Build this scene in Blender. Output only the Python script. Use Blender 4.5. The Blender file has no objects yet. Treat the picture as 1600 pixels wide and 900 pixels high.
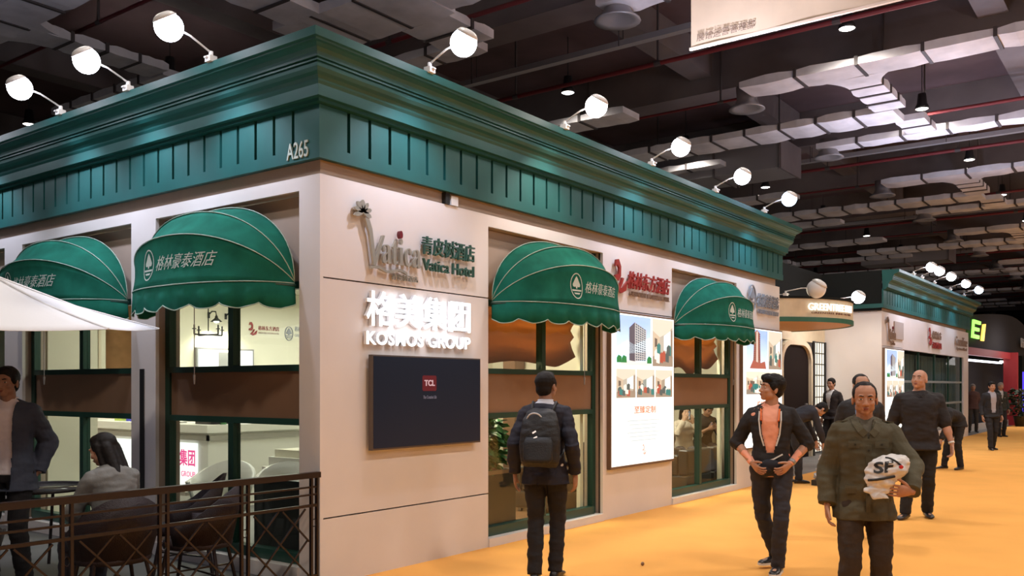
import bpy, bmesh, math, random
from math import sin, cos, pi, radians, atan2, sqrt
from mathutils import Vector, Matrix, noise
random.seed(7)
C = bpy.context.scene.collection
SC = bpy.context.scene

# ------------------------------------------------------------------ camera, world, exposure
CAM = Vector((-4.911, -5.546, 1.6)); RV = Vector((.5946, -.8040, 0)); WV = Vector((.8040, .5946, 0))
cd = bpy.data.cameras.new('camera'); cam = bpy.data.objects.new('camera', cd); C.objects.link(cam)
cam.location = CAM
cam.rotation_euler = (radians(90), 0, -atan2(.8040, .5946))
cd.sensor_width = 36; cd.lens = 1413 / 1600 * 36; cd.shift_y = 154 / 1600
cd.clip_start = .05; cd.clip_end = 400
SC.camera = cam
w = bpy.data.worlds.new('world'); SC.world = w; w.use_nodes = True
w.node_tree.nodes['Background'].inputs[0].default_value = (.62, .60, .66, 1)
w.node_tree.nodes['Background'].inputs[1].default_value = .16
SC.view_settings.view_transform = 'Standard'; SC.view_settings.look = 'None'
SC.view_settings.exposure = 0.40; SC.view_settings.gamma = 1
SC.cycles.max_bounces = 6; SC.cycles.diffuse_bounces = 3; SC.cycles.glossy_bounces = 3
SC.cycles.transmission_bounces = 6; SC.cycles.transparent_max_bounces = 8
SC.cycles.sample_clamp_indirect = 4; SC.cycles.caustics_reflective = False; SC.cycles.caustics_refractive = False

def light(name, typ, loc, energy, color=(1, 1, 1), size=.2, rot=None, target=None, spot=None, blend=.5, sy=None):
    l = bpy.data.lights.new(name, typ); l.energy = energy; l.color = color
    if typ == 'AREA':
        l.size = size
        if sy: l.shape = 'RECTANGLE'; l.size_y = sy
    else: l.shadow_soft_size = size
    if typ == 'SPOT': l.spot_size = radians(spot or 90); l.spot_blend = blend
    o = bpy.data.objects.new(name, l); C.objects.link(o); o.location = loc
    if target is not None:
        o.rotation_euler = (Vector(target) - Vector(loc)).to_track_quat('-Z', 'Y').to_euler()
    elif rot: o.rotation_euler = rot
    return o

# the hall's high downlights stand on a 6.75 x 6.85 m grid at 9 m; each lamp's light is made here with its place
LIGHTS_XY = [(7.5 + 6.73 * i, 6.86 * j) for i in range(-2, 12) for j in range(-2, 4)]
for (x, y) in LIGHTS_XY:
    if x < 50 and not (x < 0 and y > 0): light('downlight_lamp', 'SPOT', (x, y, 8.9), 600 if y < 1 else 300, (1, .90, .79), .3, target=(x, y, 0), spot=150, blend=.8)
# interior of the booth: ceiling panels over the rooms
INT = [('AREA', (5.5, 5.0, 3.1), 140, (1, .96, .86), 3.0, 3.0), ('AREA', (1.4, 2.9, 3.1), 42, (1, .95, .84), .8, 2.0), ('AREA', (1.4, 7.3, 3.1), 65, (1, .95, .84), 2.0, 2.0), ('AREA', (3.6, 1.4, 3.1), 38, (1, .9, .78), 1.6, 1.2), ('AREA', (7.3, 1.4, 3.1), 62, (1, .93, .82), 1.4, 1.2),
       ('AREA', (2.4, 10.3, 3.1), 200, (1, .85, .62), 2.0, 2.0), ('AREA', (15.6, .2, 3.2), 13, (1, .93, .80), 1.2, .8)]
for t, loc, e, c, sx, sy in INT:
    light('ceiling_panel_light', t, loc, e, c, sx, target=(loc[0], loc[1], 0), sy=sy)
# uplights added out of view across the aisle to brighten the ceiling ducts
for x, y in ((2, -10), (12, -10), (24, -10), (38, -10), (52, -8)): light('added_duct_uplight', 'SPOT', (x, y, 4.6), 480, (.92, .93, 1), .4, target=(x + 1, y + 4, 9), spot=165, blend=.9)

# ------------------------------------------------------------------ materials
MATS = {}
def mat(name, col, rough=.6, metal=0, emit=None, es=1, noise_amt=0, nscale=8, bump=0, bscale=60, spec=.5, trans=0, alpha=None, sheen=0, coat=0):
    if name in MATS: return MATS[name]
    m = bpy.data.materials.new(name); MATS[name] = m; m.use_nodes = True
    nt = m.node_tree; b = nt.nodes['Principled BSDF']
    b.inputs['Base Color'].default_value = (*col, 1); b.inputs['Roughness'].default_value = rough
    b.inputs['Metallic'].default_value = metal; b.inputs['Specular IOR Level'].default_value = spec
    if trans: b.inputs['Transmission Weight'].default_value = trans
    if sheen: b.inputs['Sheen Weight'].default_value = sheen
    if coat: b.inputs['Coat Weight'].default_value = coat
    if emit: b.inputs['Emission Color'].default_value = (*emit, 1); b.inputs['Emission Strength'].default_value = es
    if noise_amt or bump:
        tc = nt.nodes.new('ShaderNodeTexCoord')
        if noise_amt:
            n = nt.nodes.new('ShaderNodeTexNoise'); n.inputs['Scale'].default_value = nscale; n.inputs['Detail'].default_value = 5
            nt.links.new(tc.outputs['Object'], n.inputs['Vector'])
            r = nt.nodes.new('ShaderNodeMix'); r.data_type = 'RGBA'
            r.inputs[6].default_value = (*[c * (1 - noise_amt) for c in col], 1)
            r.inputs[7].default_value = (*[min(1, c * (1 + noise_amt)) for c in col], 1)
            mr = nt.nodes.new('ShaderNodeMapRange'); mr.inputs[1].default_value = .3; mr.inputs[2].default_value = .7
            nt.links.new(n.outputs['Fac'], mr.inputs[0]); nt.links.new(mr.outputs[0], r.inputs[0])
            nt.links.new(r.outputs[2], b.inputs['Base Color'])
        if bump:
            n2 = nt.nodes.new('ShaderNodeTexNoise'); n2.inputs['Scale'].default_value = bscale; n2.inputs['Detail'].default_value = 6
            nt.links.new(tc.outputs['Object'], n2.inputs['Vector'])
            bp = nt.nodes.new('ShaderNodeBump'); bp.inputs['Strength'].default_value = bump; bp.inputs['Distance'].default_value = .01
            nt.links.new(n2.outputs['Fac'], bp.inputs['Height']); nt.links.new(bp.outputs[0], b.inputs['Normal'])
    return m
def glass(name, tint=(.9, .95, .93)):
    m = bpy.data.materials.new(name); MATS[name] = m; m.use_nodes = True
    nt = m.node_tree; nt.nodes.clear()
    o = nt.nodes.new('ShaderNodeOutputMaterial'); t = nt.nodes.new('ShaderNodeBsdfTransparent'); g = nt.nodes.new('ShaderNodeBsdfGlossy')
    t.inputs[0].default_value = (*tint, 1); g.inputs['Roughness'].default_value = .02
    mx = nt.nodes.new('ShaderNodeMixShader'); mx.inputs[0].default_value = .05
    nt.links.new(t.outputs[0], mx.inputs[1]); nt.links.new(g.outputs[0], mx.inputs[2])
    nt.links.new(mx.outputs[0], o.inputs[0]); return m
def emis(name, col, s=1):
    return mat(name, tuple(c * .5 for c in col), .5, emit=col, es=s)
M_WHITE = mat('white_board', (.74, .69, .67), .38, noise_amt=.03, nscale=2, bump=.04, bscale=12)
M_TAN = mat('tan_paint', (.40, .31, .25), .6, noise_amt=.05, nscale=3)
M_TEAL = mat('teal_paint', (.008, .088, .082), .5, noise_amt=.12, nscale=3, bump=.05, bscale=30)
M_TEALD = mat('shaded_groove_teal', (.006, .035, .035), .6)  # shade in the grooves between fascia boards, put into a darker teal
M_FRAME = mat('dark_green_frame', (.012, .055, .04), .35)
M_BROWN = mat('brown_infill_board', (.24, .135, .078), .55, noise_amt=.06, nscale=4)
M_AWN = mat('green_canvas', (.010, .125, .085), .9, spec=.15, noise_amt=.22, nscale=5, bump=.12, bscale=90)
M_PIPING = mat('pale_piping', (.34, .46, .38), .6)
M_LETTER = mat('pale_print', (.52, .60, .54), .6)
M_CARPET = mat('orange_carpet', (.86, .42, .108), .95, noise_amt=.05, nscale=1.3, bump=.35, bscale=180, spec=.1)
M_GREYFL = mat('grey_floor', (.20, .19, .18), .7, noise_amt=.15, nscale=1.5)
M_TERR = mat('terrace_floor', (.11, .105, .10), .6, noise_amt=.2, nscale=1.2)
M_SLAB = mat('ceiling_slab_dark', (.085, .052, .055), .9, noise_amt=.3, nscale=.6)
M_BEAM = mat('beam_grey', (.13, .11, .11), .8, noise_amt=.2, nscale=.8)
M_FOIL = mat('duct_foil', (.66, .65, .68), .6, metal=0, noise_amt=.18, nscale=1.6, bump=.4, bscale=7)
M_STRAP = mat('duct_strap', (.06, .05, .05), .6)
M_RED = mat('red_pipe', (.15, .014, .018), .6)
M_GREY = mat('grey_metal', (.33, .32, .33), .45, metal=.5)
M_WMET = mat('white_metal', (.75, .75, .76), .4)
M_BLACK = mat('black_paint', (.012, .012, .013), .45)
M_DARK = mat('dark_wall', (.009, .011, .011), .9, spec=.2)
M_GLASS = glass('window_glass')
M_WALLIN = mat('interior_white', (.78, .74, .60), .7)
M_CREAM = mat('cream_panel', (.72, .62, .44), .5, noise_amt=.05)
M_WOOD = mat('warm_wood', (.42, .22, .10), .5, noise_amt=.2, nscale=5)
M_LEATH = mat('black_leather', (.03, .026, .026), .35, noise_amt=.1)
M_RAIL = mat('maroon_rail', (.011, .004, .005), .4, noise_amt=.1)
M_RATTAN = mat('dark_rattan', (.016, .007, .009), .6, bump=.5, bscale=120)
M_LAMP = emis('floodlight_lens_glow', (.86, .88, 1.0), 16)
M_LAMPW = emis('warm_lens_glow', (1, .88, .84), 16)
M_LAMPB = emis('blue_lens_glow', (.50, .70, 1.0), 12)
M_DOWN = emis('downlight_glow', (1, .95, .88), 9)
M_BOX = emis('lightbox_white', (.97, 1.0, .98), .88)

# ------------------------------------------------------------------ mesh helpers
def link(name, me, parent=None, smooth=False):
    o = bpy.data.objects.new(name, me); C.objects.link(o)
    if parent is not None: o.parent = parent
    if smooth and len(me.polygons): me.polygons.foreach_set('use_smooth', [True] * len(me.polygons))
    return o
class MB:
    def __init__(s): s.v = []; s.f = []
    def add(s, vs, fs):
        n = len(s.v); s.v += [tuple(p) for p in vs]; s.f += [tuple(n + i for i in f) for f in fs]; return s
    def box(s, a, b):
        x0, y0, z0 = a; x1, y1, z1 = b
        return s.add([(x0, y0, z0), (x1, y0, z0), (x1, y1, z0), (x0, y1, z0), (x0, y0, z1), (x1, y0, z1), (x1, y1, z1), (x0, y1, z1)],
                     [(0, 3, 2, 1), (4, 5, 6, 7), (0, 1, 5, 4), (1, 2, 6, 5), (2, 3, 7, 6), (3, 0, 4, 7)])
    def bar(s, p, q, w, h, up=(0, 0, 1)):
        p = Vector(p); q = Vector(q); d = (q - p).normalized(); u = Vector(up)
        sd = d.cross(u)
        if sd.length < 1e-4: sd = d.cross(Vector((1, 0, 0)))
        sd.normalize(); u = sd.cross(d)
        vs = [e + sd * a * w / 2 + u * b * h / 2 for e in (p, q) for a, b in ((-1, -1), (1, -1), (1, 1), (-1, 1))]
        return s.add(vs, [(0, 1, 2, 3), (7, 6, 5, 4), (0, 4, 5, 1), (1, 5, 6, 2), (2, 6, 7, 3), (3, 7, 4, 0)])
    def loft(s, rings, cap=True, closed=True):
        n = len(rings[0]); vs = [p for r in rings for p in r]; fs = []
        for i in range(len(rings) - 1):
            for j in range(n if closed else n - 1):
                k = (j + 1) % n; fs.append((i * n + j, i * n + k, (i + 1) * n + k, (i + 1) * n + j))
        if cap: fs.append(tuple(range(n - 1, -1, -1))); fs.append(tuple((len(rings) - 1) * n + j for j in range(n)))
        return s.add(vs, fs)
    def cap(s, p, q, r0, r1, n=10, flat=1., side=None, rings=3):
        p = Vector(p); q = Vector(q); d = q - p
        L = d.length; d = d.normalized() if L > 1e-6 else Vector((0, 0, 1))
        a = Vector(side) if side is not None else (Vector((1, 0, 0)) if abs(d.x) < .9 else Vector((0, 1, 0)))
        a = (a - d * a.dot(d)).normalized(); b = d.cross(a)
        R = []
        for i in range(rings + 1):
            t = -pi / 2 + pi / 2 * i / rings; R.append((p + d * sin(t) * r0, max(cos(t), .05) * r0))
        for i in range(rings + 1):
            t = pi / 2 * i / rings; R.append((q + d * sin(t) * r1, max(cos(t), .05) * r1))
        return s.loft([[c + a * cos(2 * pi * j / n) * r + b * sin(2 * pi * j / n) * r * flat for j in range(n)] for c, r in R])
    def cyl(s, p, q, r, r1=None, n=12):
        p = Vector(p); q = Vector(q); d = (q - p).normalized()
        a = (Vector((0, 0, 1)) if abs(d.z) < .9 else Vector((1, 0, 0))); a = (a - d * a.dot(d)).normalized(); b = d.cross(a)
        return s.loft([[c + a * cos(2 * pi * j / n) * rr + b * sin(2 * pi * j / n) * rr for j in range(n)] for c, rr in ((p, r), (q, r if r1 is None else r1))])
    def tube(s, pts, r, n=8):
        pts = [Vector(p) for p in pts]; rings = []
        for i, c in enumerate(pts):
            d = (pts[min(i + 1, len(pts) - 1)] - pts[max(i - 1, 0)]).normalized()
            a = (Vector((0, 0, 1)) if abs(d.z) < .9 else Vector((1, 0, 0))); a = (a - d * a.dot(d)).normalized(); b = d.cross(a)
            rings.append([c + a * cos(2 * pi * j / n) * r + b * sin(2 * pi * j / n) * r for j in range(n)])
        return s.loft(rings)
    def ell(s, c, r, M=None, n=14, m=8):
        c = Vector(c); rings = []
        for i in range(1, m):
            t = -pi / 2 + pi * i / m
            ring = []
            for j in range(n):
                p = Vector((cos(t) * cos(2 * pi * j / n) * r[0], cos(t) * sin(2 * pi * j / n) * r[1], sin(t) * r[2]))
                ring.append(c + (M @ p if M else p))
            rings.append(ring)
        k = len(s.v); s.loft(rings, cap=False)
        N = len(s.v); z = Vector((0, 0, r[2])); z = M @ z if M else z
        s.v += [tuple(c - z), tuple(c + z)]
        for j in range(n):
            s.f.append((N, k + (j + 1) % n, k + j)); s.f.append((N + 1, k + (m - 2) * n + j, k + (m - 2) * n + (j + 1) % n))
        return s
    def prism(s, poly, f, t0, t1):
        """poly: 2-D points; f(u, v, t) -> 3-D point; a slab between depths t0 and t1"""
        n = len(poly); vs = [f(u, v, t0) for u, v in poly] + [f(u, v, t1) for u, v in poly]
        fs = [tuple(range(n)), tuple(range(2 * n - 1, n - 1, -1))] + [(i, i + n, (i + 1) % n + n, (i + 1) % n) for i in range(n)]
        return s.add(vs, fs)
    def lathe(s, prof, c=(0, 0, 0), n=20, cap=True):
        c = Vector(c)
        return s.loft([[c + Vector((cos(2 * pi * j / n) * r, sin(2 * pi * j / n) * r, z)) for j in range(n)] for r, z in prof], cap=cap)
    def mesh(s, name, m):
        me = bpy.data.meshes.new(name); me.from_pydata(s.v, [], s.f); me.validate()
        bm = bmesh.new(); bm.from_mesh(me); bmesh.ops.recalc_face_normals(bm, faces=bm.faces); bm.to_mesh(me); bm.free()
        if m: me.materials.append(m)
        return me
    def build(s, name, m, parent=None, smooth=False):
        return link(name, s.mesh(name, m), parent, smooth)
def tag(o, label, cat, group=None, kind=None):
    if label: o['label'] = label
    if cat: o['category'] = cat
    if group: o['group'] = group
    if kind: o['kind'] = kind
    return o
def thing(name, label, cat, loc=(0, 0, 0), rz=0, group=None, kind=None):
    o = bpy.data.objects.new(name, None); C.objects.link(o); o.location = loc; o.rotation_euler = (0, 0, rz); o.empty_display_size = .1
    return tag(o, label, cat, group, kind)
def struct(name, loc=(0, 0, 0)):
    return thing(name, None, None, loc, kind='structure')
def copy_tree(o, parent=None):
    c = o.copy(); C.objects.link(c); c.parent = parent
    for ch in [x for x in o.children]: copy_tree(ch, c)
    return c
TXT = {}
def text_geo(body, size=1., bold=0., shear=0., ext=0., spacing=1.):
    """verts, faces of a piece of writing, lower-left at the origin in its own x, y plane"""
    k = (body, size, bold, shear, ext, spacing)
    if k in TXT: return TXT[k]
    cu = bpy.data.curves.new('t', 'FONT'); cu.body = body; cu.size = size; cu.offset = bold; cu.shear = shear; cu.extrude = ext
    cu.space_character = spacing; cu.resolution_u = 3
    o = bpy.data.objects.new('t', cu); C.objects.link(o); bpy.context.view_layer.update()
    me = bpy.data.meshes.new_from_object(o.evaluated_get(bpy.context.evaluated_depsgraph_get()))
    vs = [v.co.copy() for v in me.vertices]; fs = [tuple(p.vertices) for p in me.polygons]
    bpy.data.objects.remove(o); bpy.data.curves.remove(cu); bpy.data.meshes.remove(me)
    x0 = min(v.x for v in vs); y0 = min(v.y for v in vs)
    vs = [Vector((v.x - x0, v.y - y0, v.z)) for v in vs]
    TXT[k] = (vs, fs, max(v.x for v in vs), max(v.y for v in vs)); return TXT[k]
def text_obj(name, body, m, f, wdt, hgt=None, bold=0., shear=0., ext=.01, parent=None, spacing=1.):
    """writing fitted to wdt x hgt, each vertex placed by f(u, v, depth)"""
    vs, fs, W, H = text_geo(body, 1., bold, shear, ext, spacing)
    su = wdt / W; sv = (hgt / H) if hgt else su
    me = bpy.data.meshes.new(name); me.from_pydata([f(v.x * su, v.y * sv, v.z) for v in vs], [], fs); me.materials.append(m)
    return link(name, me, parent)
def FR(x0, z0, y=0.):    # placer on a plane parallel to the right-hand facade (faces -Y); depth grows outwards
    return lambda u, v, t: (x0 + u, y - t, z0 + v)
def FL(y0, z0, x=0.):    # on the left-hand facade (faces -X); u runs to the viewer's right, i.e. -Y
    return lambda u, v, t: (x - t, y0 - u, z0 + v)
# ================================================================== SETTING: floors
fl = struct('floor')
MB().box((-30, -30, -.1), (110, 0, 0)).build('carpet', M_CARPET, fl)
MB().box((0, 0, -.1), (10.32, 14, 0.0)).build('booth_floor_base', M_GREYFL, fl)
MB().box((10.32, 0, -.1), (16.93, 14, 0)).build('entrance_floor', M_GREYFL, fl)['label'] = 'grey floor inside the entrance recess'
MB().box((16.93, 0, -.1), (110, 40, 0)).build('far_floor', M_GREYFL, fl)
MB().box((-30, 0, -.1), (0, 40, 0)).build('terrace_floor', M_TERR, fl)['label'] = 'dark terrace floor behind the railing'
MB().box((0, 14, -.1), (16.93, 40, 0)).build('rear_floor', M_TERR, fl)
wb = struct('wall_back'); MB().box((-20, 30, 0), (110, 30.3, 10.6)).build('wall_surface', M_DARK, wb)
MB().box((109, -30, 0), (109.4, 30, 10.6)).build('wall_surface', M_DARK, wb)

# ================================================================== ceiling with beams, pipes, ducts, lamps
ce = struct('ceiling')
MB().box((-25, -30, 10.4), (109, 30, 10.7)).build('slab', M_SLAB, ce)
for i in range(-2, 15):
    x = 4.15 + 6.75 * i
    MB().box((x - .45, -30, 9.3), (x + .45, 30, 10.4)).build('beam', M_BEAM, ce)
for j in range(-3, 4):
    y = 4.6 + 6.86 * j
    MB().box((-25, y - .3, 9.7), (109, y + .3, 10.39)).build('cross_beam', M_BEAM, ce)
for i in range(-1, 6):
    for dx, z, r in ((9.05, 8.95, .05), (13.6, 8.95, .055), (17.1, 8.95, .035)):
        x = dx + 12.3 * i
        t = thing('sprinkler_pipe', '%s red sprinkler pipe under the ceiling, %s bay' % ({9.05: 'nearer', 13.6: 'farther', 17.1: 'thin third'}[dx], ['overhead', 'first', 'second', 'third', 'fourth', 'fifth', 'sixth'][i + 1]), 'pipe', (x, 0, z), group='red sprinkler pipes')
        MB().cyl((0, -22, 0), (0, 26, 0), r, n=8).build('pipe', M_RED, t, True)
        hm = MB().box((-.02, 0, r * .6), (.02, .04, 1.44)).mesh('pipe_hanger', M_STRAP); cl = MB().cyl((0, -.06, 0), (0, .1, 0), r * 1.25, n=8).mesh('pipe_clamp', M_STRAP)
        for k in range(-1, 4): link('pipe_hanger', hm, t).location = (0, k * 4, 0); link('pipe_clamp', cl, t).location = (0, k * 4, 0)
    x = 11.9 + 12.3 * i
    t = thing('cable_tray', 'pale grey cable tray hung below the ceiling beams, %s bay' % ['overhead', 'first', 'second', 'third', 'fourth', 'fifth', 'sixth'][i + 1], 'tray', (x, 0, 8.8), group='cable trays')
    MB().box((-.09, -22, 0), (.09, 26, .05)).box((-.09, -22, .05), (-.07, 26, .12)).box((.07, -22, .05), (.09, 26, .12)).build('tray', M_GREY, t)
    hm = MB().box((-.1, 0, 0), (-.085, .02, 1.6)).mesh('tray_hanger', M_STRAP)
    for k in range(-1, 4):
        for dx in (0, .185): link('tray_hanger', hm, t).location = (dx, k * 4, 0)

def duct_run(par, p, q, wd, h=.15, straps=True, seg=1.25):
    """straight foil duct from p to q (x, y at its axis), split into sections with dark straps between"""
    p = Vector((*p, 0)); q = Vector((*q, 0)); L = (q - p).length; d = (q - p) / L; sd = Vector((-d.y, d.x, 0)); n = max(1, round(L / seg))
    for k in range(n):
        a = p + d * (L * k / n + .03); b = p + d * (L * (k + 1) / n - .03); rings = []
        for m_ in range(5):
            c = a.lerp(b, m_ / 4); bul = .018 * sin(pi * m_ / 4) + random.uniform(-.012, .012)
            ww = wd / 2 + bul; hh = h / 2 + bul; cz = 8.5 + h / 2
            rings.append([c + sd * (cos(2 * pi * (j + .5) / 12) * 1.0 and max(-1, min(1, 1.9 * cos(2 * pi * (j + .5) / 12)))) * ww + Vector((0, 0, cz + max(-1, min(1, 1.9 * sin(2 * pi * (j + .5) / 12))) * hh)) for j in range(12)])
        MB().loft(rings).build('duct_section', M_FOIL, par)
        if k: 
            c = p + d * (L * k / n)
            MB().bar(c - d * .035 + Vector((0, 0, 8.5 + h / 2)), c + d * .035 + Vector((0, 0, 8.5 + h / 2)), wd + .05, h + .05).build('duct_strap', M_STRAP, par)
def duct_bend(par, c, w0, w1, h=.15):   # junction piece with flared sides
    x, y = c
    pr = []
    for k in range(7):
        t = k / 6; pr.append((x + w1 * (t), (w0 * .5 + .35 * (1 - t) ** 2)))
    vs = [(px, y - hw) for px, hw in pr] + [(px, y + hw) for px, hw in reversed(pr)]
    MB().prism(vs, lambda u, v, t: (u, v, 8.49 + t), 0, h).build('duct_junction', M_FOIL, par)
BAY = ['above the viewer', 'first from the front', 'second from the front', 'third from the front', 'fourth from the front', 'fifth from the front', 'sixth from the front']
for i in range(-1, 6):
    t = thing('air_duct', 'foil-wrapped air duct network under the hall ceiling, %s' % BAY[i + 1], 'duct', (12.3 * i, 0, 0), group='foil-wrapped air ducts')
    js = (-1, 0, 1) if i < 3 else (0, 1)
    for j in js:
        o = 12.3 * j
        duct_run(t, (15.45, o - 6.6), (15.45, o + 2.7), .85)
        duct_run(t, (15.95, o + .28), (18.85, o + .28), .72, seg=.8)
        duct_bend(t, (15.86, o + .28), .72, .8)
        duct_run(t, (19.45, o + .2), (19.45, o + (8.0 if not (i==-1) else 5.2)), 1.15, seg=1.0)
        duct_run(t, (20.0, o + .1), (21.5, o + .1), .7, seg=.8)
        duct_run(t, (21.75, o - 6.4), (21.75, o + 3.0), .62)
        if i == -1 and j == 0:
            duct_run(t, (15.9, 7.7), (19.0, 7.7), .9, seg=.9)
            duct_run(t, (19.45, 5.2), (19.45, 8.6), 1.5, seg=1.1)
            duct_run(t, (20.2, 6.0), (21.6, 6.0), 1.2, seg=.8)
        for k, (dx, dy) in enumerate(((15.95, 2.75), (21.8, 2.62))):
            if j == 0 or i < 1:
                mb = MB().lathe([(.05, .45), (.26, .45), (.24, .15), (.30, .02), (.42, -.06), (.43, -.09), (.30, -.06), (.22, .0), (.02, .05)], (dx, o + dy + .1, 8.35), n=18)
                mb.build('air_diffuser', M_GREY, t, True)
for i in (0, 2):
    x = 12.3 * i
    t = thing('fan_unit', 'long grey sheet-metal air unit hung above the %s' % ('booth roof' if i == 0 else 'far booth'), 'ventilation unit', (x, 0, 0))
    MB().box((21.9, 4.2, 8.25), (23.6, 8.6, 9.1)).build('casing', M_GREY, t)
    MB().box((21.85, 4.15, 8.2), (23.65, 4.22, 9.15)).build('flange', M_BEAM, t); MB().box((21.85, 6.3, 8.2), (23.65, 6.36, 9.15)).build('flange', M_BEAM, t)

ROWN = {0: 'in the row over the aisle', 1: 'in the row over the booth roof', 2: 'in the row behind the booth front', 3: 'in the rearmost row', -1: 'in the row at the far right'}
ORD = ['first', 'second', 'third', 'fourth', 'fifth', 'sixth', 'seventh', 'eighth', 'ninth', 'tenth', 'eleventh', 'twelfth']
dl0 = None
for j in range(-1, 4):
    k = 0
    for i in range(0, 10):
        x, y = 7.5 + 6.73 * i, 6.86 * j
        rel = Vector((x, y, 9)) - CAM; dep = rel.dot(WV); px = 800 + 1413 * rel.dot(RV) / dep; py = 604 - 1413 * rel.z / dep
        if not (-40 < px < 1640 and py > -30): continue
        lab = 'round lit downlight, %s from the front %s' % (ORD[k], ROWN[j]); k += 1
        if dl0 is None:
            dl0 = thing('downlight', lab, 'ceiling light', (x, y, 9), group='round ceiling downlights')
            MB().lathe([(.05, .42), (.10, .40), (.13, .12), (.17, .06), (.175, -.01), (.16, -.01), (.15, .03), (.02, .05)], n=20).build('housing', M_BLACK, dl0, True)
            MB().lathe([(.01, -.012), (.13, -.012), (.155, .0), (.15, .02)], n=20).build('lens', M_DOWN, dl0, True)
            MB().cyl((0, 0, .4), (0, 0, 1.4), .012, n=6).build('suspension_rod', M_BLACK, dl0)
        else:
            o = copy_tree(dl0); o.location = (x, y, 9); o['label'] = lab
# hanging banner, upper right
bn = thing('hanging_banner', 'large beige fabric banner hanging from the ceiling at top right', 'banner', (5.92, -.43, 6.0))
mb = MB(); R = []
for k in range(21):
    y = -k * .18; R.append([(.012 * sin(k * .9), y, .0), (.012 * sin(k * .9), y, 2.6), (.012 * sin(k * .9) + .012, y, 2.6), (.012 * sin(k * .9) + .012, y, 0)])
mb.loft(R).build('cloth', mat('banner_cloth', (.52, .42, .30), .85, noise_amt=.08, nscale=2), bn)
MB().box((-.015, -3.62, -.03), (.03, .02, .0)).build('hem_bar', mat('banner_hem', (.60, .50, .40), .6), bn)
MB().box((-.02, -3.6, 2.6), (.035, 0, 2.66)).build('top_bar', M_GREY, bn)
text_obj('printed_line', '展馆运营管理部', mat('faded_print', (.16, .11, .08), .7), lambda u, v, t: (-.03 - t * .1, -.09 - u, .05 + v), .78, .10, parent=bn)
for y in (-.2, -3.3): MB().cyl((0, y, 2.66), (0, y, 4.4), .008, n=5).build('cord', M_GREY, bn)

# ================================================================== the booth shell
M_JOINT = mat('joint_dark', (.05, .03, .022), .8)
def panel(par, m, a, b, name='panel'): return MB().box(a, b).build(name, m, par)
wr = struct('wall_right')
# cladding of the right-hand facade: each board its own piece, joints left open against the dark core
J = .012
for x0, x1, z0, z1 in ((0, 2.19, 0, .535), (0, 2.19, .535, 2.48), (0, 2.19, 2.48, 3.31), (2.19, 4.41, 3.19, 3.31),
                       (4.41, 6.23, 0, 2.54), (4.41, 6.23, 2.54, 3.31), (6.23, 8.45, 3.2, 3.31), (8.45, 10.32, 0, 2.54), (8.45, 10.32, 2.54, 3.31)):
    panel(wr, M_WHITE, (x0 + (.035 if x0 == 0 else 0), 0, z0 + (J / 2 if z0 else 0)), (x1, .035, z1 - (J / 2 if z1 < 3.3 and z0 < 3 and z1 != 3.31 else 0)))
for x0, x1 in ((.036, 2.19), (4.41, 6.23), (8.45, 10.32)): panel(wr, M_JOINT, (x0, .036, 0), (x1, .06, 3.3), 'joint_backing'); panel(wr, M_TAN, (x0, .06, 0), (x1, .26, 3.28), 'pier_core')
for x0, x1 in ((2.19, 4.41), (6.23, 8.45)):
    panel(wr, M_WHITE, (x0, -.02, 0), (x1, .24, .085), 'sill')
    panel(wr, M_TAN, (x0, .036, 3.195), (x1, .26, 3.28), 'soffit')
panel(wr, M_TAN, (-.0 + .03, .03, 3.312), (10.2, .2, 3.5), 'upper_band')
MB().box((1.52, -.02, 3.312), (1.58, .03, 3.42)).build('band_bracket', M_BLACK, wr)
MB().box((1.60, -.02, 3.312), (1.70, .03, 3.40)).build('band_bracket', M_WMET, wr)
wl = struct('wall_left')
for y0, y1, z0, z1 in ((0.0, .25, 0, 3.31), (.25, 2.31, 3.2, 3.31), (2.31, 2.73, 0, 3.31), (2.73, 4.95, 3.2, 3.31), (4.95, 5.37, 0, 3.31), (5.37, 7.6, 3.2, 3.31), (7.6, 13, 0, 3.31)):
    panel(wl, M_WHITE, (0, y0, z0), (.035, y1, z1))
for y0, y1 in ((.04, .25), (2.31, 2.73), (4.95, 5.37), (7.6, 13)): panel(wl, M_TAN, (.036, y0, 0), (.26, y1, 3.28), 'pier_core')
for y0, y1 in ((.25, 2.31), (2.73, 4.95), (5.37, 7.6)):
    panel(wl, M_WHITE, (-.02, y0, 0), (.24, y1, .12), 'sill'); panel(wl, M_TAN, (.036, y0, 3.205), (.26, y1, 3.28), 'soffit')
panel(wl, M_TAN, (.03, .201, 3.312), (.2, 13, 3.5), 'upper_band')
panel(wl, M_BLACK, (-.012, 2.50, .55), (.0, 2.565, 1.77), 'black_slot')
rf = struct('ceiling_booth'); 
MB().box((.26, .26, 3.29), (10.3, 13, 3.33)).build('booth_ceiling', M_WALLIN, rf)
MB().box((.05, .2, 4.2), (10.3, 13, 4.24)).build('roof_cover', M_DARK, rf)

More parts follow.
